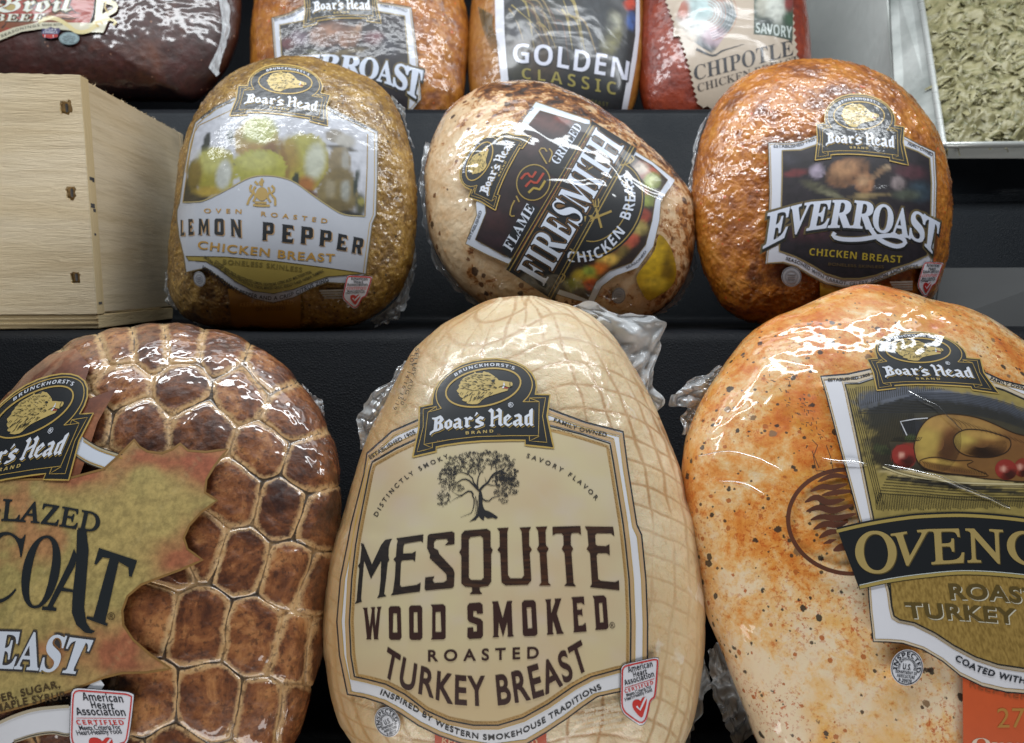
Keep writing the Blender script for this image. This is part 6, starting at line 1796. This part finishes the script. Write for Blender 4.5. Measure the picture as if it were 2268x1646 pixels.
for k in range(9):
    r = 60 + k * 17
    pc.stroke(ell(CK([(330, 80)])[0], r * s4, r * .9 * s4, 0, np.linspace(-1.2 - .1 * k, 1.3, 16)), 1.2, ink(rr.choice(['8f5a4a', '4a4a4e', 'a5705c']), 'back'), 3.6)
pc.stroke(CK([(280, 300), (380, 340), (440, 310), (570, 270)]), 6, ink('2c2f33', 'back'), 3.6, taper=True)
pc.poly(CK([(630, -80), (868, -80), (862, 250), (740, 220), (628, 210)]), painted('back', 'print_figure'), 3, step=6, col=picture('3c4a3e', ck([(690, 40, 50, 60, 0, 'a9a89a', .4), (760, 60, 60, 90, 0, 'b5b8ae', .4), (840, 20, 30, 50, 0, '7a2f2a', .4), (840, 120, 40, 40, 0, '2f4a34', .4), (700, 140, 50, 30, 0, '23302a', .4)]), .2, 9, 8))
pc.finish()
tx = Part(chip, 'lettering', lab)
dk = ink('2f2f33', 'back', .05)
tx.text('CHIPOTLE', CK([(268, 490), (470, 440), (650, 392), (868, 335)]), CK([(262, 405), (450, 352), (650, 295), (862, 245)]), dk, 4, 'serif', -.004, 1.0)
tx.text('CHICKEN BREAST', CK([(290, 560), (480, 505), (650, 455), (900, 385)]), CK([(284, 512), (480, 458), (650, 408), (895, 338)]), ink('4a423c', 'back'), 4, 'serif', -.006, 1.0)
tx.text('SAVORY', CK([(640, 200), (740, 215), (858, 235)]), CK([(640, 140), (740, 150), (858, 165)]), ink('b9c2bd', 'back'), 4, 'bold', 0, 1.0)
tx.finish()

# ------------------------------------------------------------------ beef label
lab = Part(broil, 'label', None, 22)
lab.poly(CH([(-500, 560), (-250, 420), (0, 300), (150, 245), (345, 205), (600, 208), (860, 212), (880, -60), (960, -60), (930, 130), (1000, 160), (940, 300), (700, 290), (600, 275), (400, 262), (200, 290), (0, 370), (-300, 520)]), ink('c9c4ac', 'back', .05), 2.4)
lab.poly(CH([(-500, 400), (-250, 350), (0, 300), (150, 245), (345, 205), (600, 208), (818, 210), (850, 100), (885, -200), (-500, -200)]), ink('97301f', 'back', .08), 2)
for q, w, h in (([(880, -60), (960, 10), (1040, 40), (1045, 90), (960, 140), (880, 200), (820, 260)], 11, 'd3cca8'), ([(860, 215), (930, 190), (1010, 180), (1055, 200), (1030, 232)], 6, 'c9b878'), ([(350, 200), (450, 165), (540, 185), (620, 235), (700, 290), (800, 285), (880, 230)], 9, 'd0c28c'), ([(900, 250), (870, 210), (915, 195), (930, 225)], 4, 'b89c50'), ([(915, -40), (895, 60), (890, 130)], 7, 'c9d2d6'), ([(965, 20), (955, 70), (985, 120)], 3, 'b89c50'), ([(860, 20), (850, 120), (820, 208)], 2.2, '1d1512')):
    lab.stroke(CH(q), w, ink(h, 'back'), 3)
for q in ([(-100, 230), (20, 150), (100, 170), (250, 190), (400, 120), (560, 110), (640, 150), (700, 165), (640, 205), (350, 205), (100, 260)], [(-100, 280), (30, 210), (70, 230), (40, 280)]):
    lab.poly(CH(q), ink('7d4424', 'back', .25), 2.6)
for q in ([(540, 90), (620, 130), (690, 120)], [(560, 170), (640, 175), (720, 160)], [(20, 260), (60, 215), (40, 190)], [(300, 195), (380, 150), (440, 160)], [(640, 60), (680, 110), (740, 130)]):
    lab.stroke(CH(q), 4, ink('2a1712', 'back'), 3.2, taper=True)
lab = lab.finish()
tx = Part(broil, 'lettering', lab)
for off, sh, m, ly in ((.05, (1.4, 1), ink('1b1714', 'back'), 4), (.012, (.6, .3), ink('a8955a', 'back'), 4.6), (0, (0, 0), ink('d6d8cf', 'back'), 5.2)):
    tx.text('Broil', CH([(-60, 118), (250, 112), (640, 108)]), CH([(-20, -35), (280, -40), (690, -45)]), m, ly, 'frak', off, 1.0, shift=sh)
    tx.text('BEEF', CH([(-60, 196), (180, 196), (380, 194)]), CH([(-45, 132), (180, 132), (408, 130)]), m, ly, 'serif', off, 1.1, shift=sh)
gk = ink('4a4a3c', 'back')
tx.text('WITH SEASONINGS', CH([(-150, 395), (40, 335), (200, 275), (365, 243)]), 6, gk, 3.6, 'bold', 0, 1.1)
tx.text('MADE WITH', CH([(388, 242), (568, 238)]), 5.4, gk, 3.6, 'bold')
tx.finish()
sh_ = Part(broil, 'shield_badge')
sh_.poly(CH([(390, 262), (430, 265), (465, 248), (500, 262), (545, 258), (552, 285), (535, 310), (530, 340), (470, 356), (400, 345), (382, 300)]), ink('3a3560', 'back'), 5)
sh_.poly(CH([(388, 315), (532, 315), (528, 340), (470, 352), (400, 342)]), ink('b0352c', 'back'), 5.6)
for x in (415, 490):
    sh_.stroke(CH([(x, 318), (x - 2, 345)]), 1.4, ink('cfd0d6', 'back'), 6.2, sm=False)
sh_.text('U.S.D.A', CH([(415, 285), (518, 283)]), 4.6, ink('c9cbd6', 'back'), 5.8, 'bold')
sh_.text('CHOICE', CH([(395, 308), (528, 308)]), 4.6, ink('c9cbd6', 'back'), 5.8, 'bold')
sh_.finish()
st = Part(broil, 'inspection_stamp')
co_ = CH([(632, 352)])[0]
st.disc(co_, 22.5, 14, 0, ink('8fa3a8', 'back'), 4)
st.ring(co_, 21, 12.8, 0, .9, ink('4a565a', 'back'), 4.6)
for k in range(5):
    st.text(('U.S.', 'INSPECTED', 'AND PASSED BY', 'DEPT. OF', 'EST. 9064')[k], [(co_[0] - (5, 13, 16, 12, 10)[k], co_[1] - 6 + k * 4), (co_[0] + (5, 13, 16, 12, 10)[k], co_[1] - 6 + k * 4)], 3.0, ink('3f4a4c', 'back'), 4.6, 'bold')
st.finish()

# ------------------------------------------------------------------ loose film at the wrapper ends
def film_mat():
    t = NT('clear_film')
    n = t.noise(30, 2, .5, 1.0)
    bp = t.bump(n, .5, .008)
    gl = t.n('ShaderNodeBsdfGlossy', Roughness=.16, Normal=bp)
    gl.inputs['Color'].default_value = (.95, .97, 1, 1)
    df = t.n('ShaderNodeBsdfTranslucent')
    df.inputs['Color'].default_value = (.95, .98, 1, 1)
    dd = t.n('ShaderNodeBsdfDiffuse')
    dd.inputs['Color'].default_value = (.93, .97, 1, 1)
    trn = t.n('ShaderNodeBsdfTransparent')
    trn.inputs['Color'].default_value = (.93, .95, .97, 1)
    fr = t.n('ShaderNodeFresnel', IOR=1.55, Normal=bp)
    m0 = t.n('ShaderNodeMixShader', Fac=.72); t.t.links.new(df.outputs[0], m0.inputs[1]); t.t.links.new(dd.outputs[0], m0.inputs[2])
    m1 = t.n('ShaderNodeMixShader', Fac=t.ramp(n, (.3, .34), (.7, .72))); t.t.links.new(trn.outputs[0], m1.inputs[1]); t.t.links.new(m0.outputs[0], m1.inputs[2])
    m2 = t.n('ShaderNodeMixShader', Fac=t.math('MULTIPLY', fr.outputs[0], .38, True)); t.t.links.new(m1.outputs[0], m2.inputs[1]); t.t.links.new(gl.outputs[0], m2.inputs[2])
    t.t.links.new(m2.outputs[0], t.out.inputs['Surface'])
    return t.m
clear = film_mat()
def flap(l, inner, outer, dz=.004, crease=.004, seed=1, nu=70, nv=26, dback=.004):
    a, b = smooth(inner, nu), smooth(outer, nu)
    rs = np.random.RandomState(seed)
    u = np.linspace(0, 1, nu)
    b = b + np.stack([np.interp(u, np.linspace(0, 1, nu // 3), rs.uniform(-1, 1, nu // 3)), np.interp(u, np.linspace(0, 1, nu // 3), rs.uniform(-1, 1, nu // 3))], 1) * 3.5
    d0 = (l.c3 - EYE) @ FWD
    V = []
    for v in np.linspace(0, 1, nv):
        p = a * (1 - v) + b * v
        cy = frame_of(l.c3[None])[1][0]
        d = d0 + .3 * (cy - p[:, 1]) / F * d0 * .8 + dback
        q = at(p[:, 0], p[:, 1], d)
        s = np.stack([u * 6 + seed, np.full(nu, v * 1.8), u * 0 + seed * 3.1], 1)
        h = np.abs(vnoise(s * 1.2, seed)) + .6 * np.abs(vnoise(s * 2.7, seed + 1)) 
        q = q - FWD * ((h - .5) * crease * 2 * min(1, v * 4 + .15))[:, None] + (RIGHT * .2 + UP * .3) * ((vnoise(s * 3.3, seed + 5)) * crease * v)[:, None]
        V += q.tolist()
    Fs = [(j * nu + i, j * nu + i + 1, (j + 1) * nu + i + 1, (j + 1) * nu + i) for j in range(nv - 1) for i in range(nu - 1)]
    return mesh_obj('loose_film', V, Fs, [clear], l.root, l.base)

flap(mesq, [(1235, 690), (1290, 705), (1345, 755), (1385, 825), (1420, 900), (1440, 960)], CE([(1470, 120), (1560, 78), (1700, 130), (1980, 172), (1975, 300), (1945, 440), (1925, 560), (1995, 640), (1930, 730)]), crease=.005, seed=3)
flap(mesq, [(905, 810), (870, 880), (835, 945), (808, 1010)], CE([(530, 415), (470, 470), (430, 540), (340, 600), (285, 690), (250, 740), (268, 840), (280, 900)]), crease=.003, seed=5)
flap(mesq, CF([(2200, 800), (2170, 950), (2110, 1150), (2050, 1420)]), CF([(2210, 925), (2240, 980), (2255, 1070), (2190, 1230), (2130, 1400), (2100, 1500)]), crease=.0035, seed=7)
flap(maple, CD([(1170, 310), (1215, 390), (1240, 440)]), CD([(1160, 278), (1185, 300), (1220, 325), (1242, 370), (1230, 430)]), crease=.003, seed=9, nu=40, nv=14)
flap(oven, CG([(205, 330), (150, 420), (95, 560)]), CG([(205, 318), (140, 350), (60, 395), (20, 450), (65, 460), (100, 470), (65, 500), (70, 560)]), crease=.0035, seed=11)
flap(oven, CG([(200, 1290), (260, 1440), (330, 1610)]), CG([(165, 1330), (170, 1450), (215, 1560), (260, 1680)]), crease=.003, seed=12)
flap(fire, CB([(130, 450), (95, 640), (100, 850), (150, 1120), (250, 1300), (470, 1510)]), CB([(100, 430), (62, 640), (70, 850), (110, 1050), (170, 1260), (300, 1400), (420, 1520)]), crease=.003, seed=13)
flap(fire, CB([(1880, 1150), (1820, 1330), (1730, 1480), (1600, 1570)]), CB([(1880, 1250), (1840, 1380), (1760, 1500), (1610, 1600)]), crease=.003, seed=14)
flap(ever, CC([(260, 300), (180, 430), (120, 640), (100, 860)]), CC([(200, 400), (150, 470), (105, 640), (86, 820), (90, 960)]), crease=.003, seed=15)
flap(lemon, CA([(1380, 270), (1450, 370), (1500, 520)]), CA([(1395, 250), (1440, 290), (1470, 330), (1465, 390), (1520, 560)]), crease=.004, seed=16)
flap(lemon, CA([(1530, 1150), (1480, 1330), (1400, 1480), (1260, 1590)]), CA([(1540, 1250), (1500, 1400), (1440, 1560), (1300, 1625)]), crease=.004, seed=17)
flap(lemon, CA([(45, 1280), (60, 1430), (130, 1540), (300, 1630)]), CA([(30, 1330), (40, 1480), (110, 1520), (200, 1600), (320, 1650)]), crease=.004, seed=18)
flap(broil, [(470, -60), (490, 30), (488, 90), (462, 150)], [(488, -60), (508, 30), (505, 92), (478, 172)], crease=.002, seed=19, dback=-.035)

# raised creases where the tight film has folded
def crease(l, lines, w=5, h=.0009):
    for pts in lines:
        V, Fs = [], []
        p = smooth(pts, max(10, int(np.linalg.norm(np.diff(np.array(pts), axis=0), axis=1).sum() / 5)))
        p = p + np.stack([vnoise(np.c_[p / 30, p[:, :1] * 0], 3), vnoise(np.c_[p / 30, p[:, :1] * 0 + 5], 4)], 1) * 2.2
        t_ = np.gradient(p, axis=0); t_ /= np.linalg.norm(t_, axis=1)[:, None]
        n_ = np.stack([-t_[:, 1], t_[:, 0]], 1)
        f = np.sin(np.linspace(0, np.pi, len(p))) ** .6
        m = sum(len(v) for v in V)
        for k, x in enumerate((-1, -.5, 0, .5, 1)):
            q, _ = l.project(p + n_ * (x * w * (.35 + .65 * f))[:, None], .0011 + .0002 * (k % 2) + h * f * (1 - x * x) ** 2)
            V.append(q)
        L = len(p)
        for k in range(4):
            for i in range(L - 1):
                a = m + k * L + i
                Fs.append((a, a + 1, a + L + 1, a + L))
        mesh_obj('film_crease', np.vstack(V), Fs, [crs], l.root, l.base)
def crease_mat():
    t = NT('film_crease')
    gl = t.n('ShaderNodeBsdfGlossy', Roughness=.24)
    tr_ = t.n('ShaderNodeBsdfTransparent')
    fr = t.n('ShaderNodeFresnel', IOR=1.5)
    m = t.n('ShaderNodeMixShader', Fac=t.math('MULTIPLY', fr.outputs[0], .9, True))
    t.t.links.new(tr_.outputs[0], m.inputs[1]); t.t.links.new(gl.outputs[0], m.inputs[2])
    t.t.links.new(m.outputs[0], t.out.inputs['Surface'])
    return t.m
crs = crease_mat()
crease(oven, [CO([(840, 310), (1100, 460), (1250, 590), (1370, 700)]), CO([(-40, 980), (60, 1000), (200, 1015), (420, 1040)]), CO([(590, 1040), (900, 1110), (1300, 1230), (1600, 1360), (1860, 1470)]), CG([(130, 640), (240, 630), (330, 650), (420, 690)]), CG([(200, 730), (290, 740), (360, 775)])], 4.5, .0011)
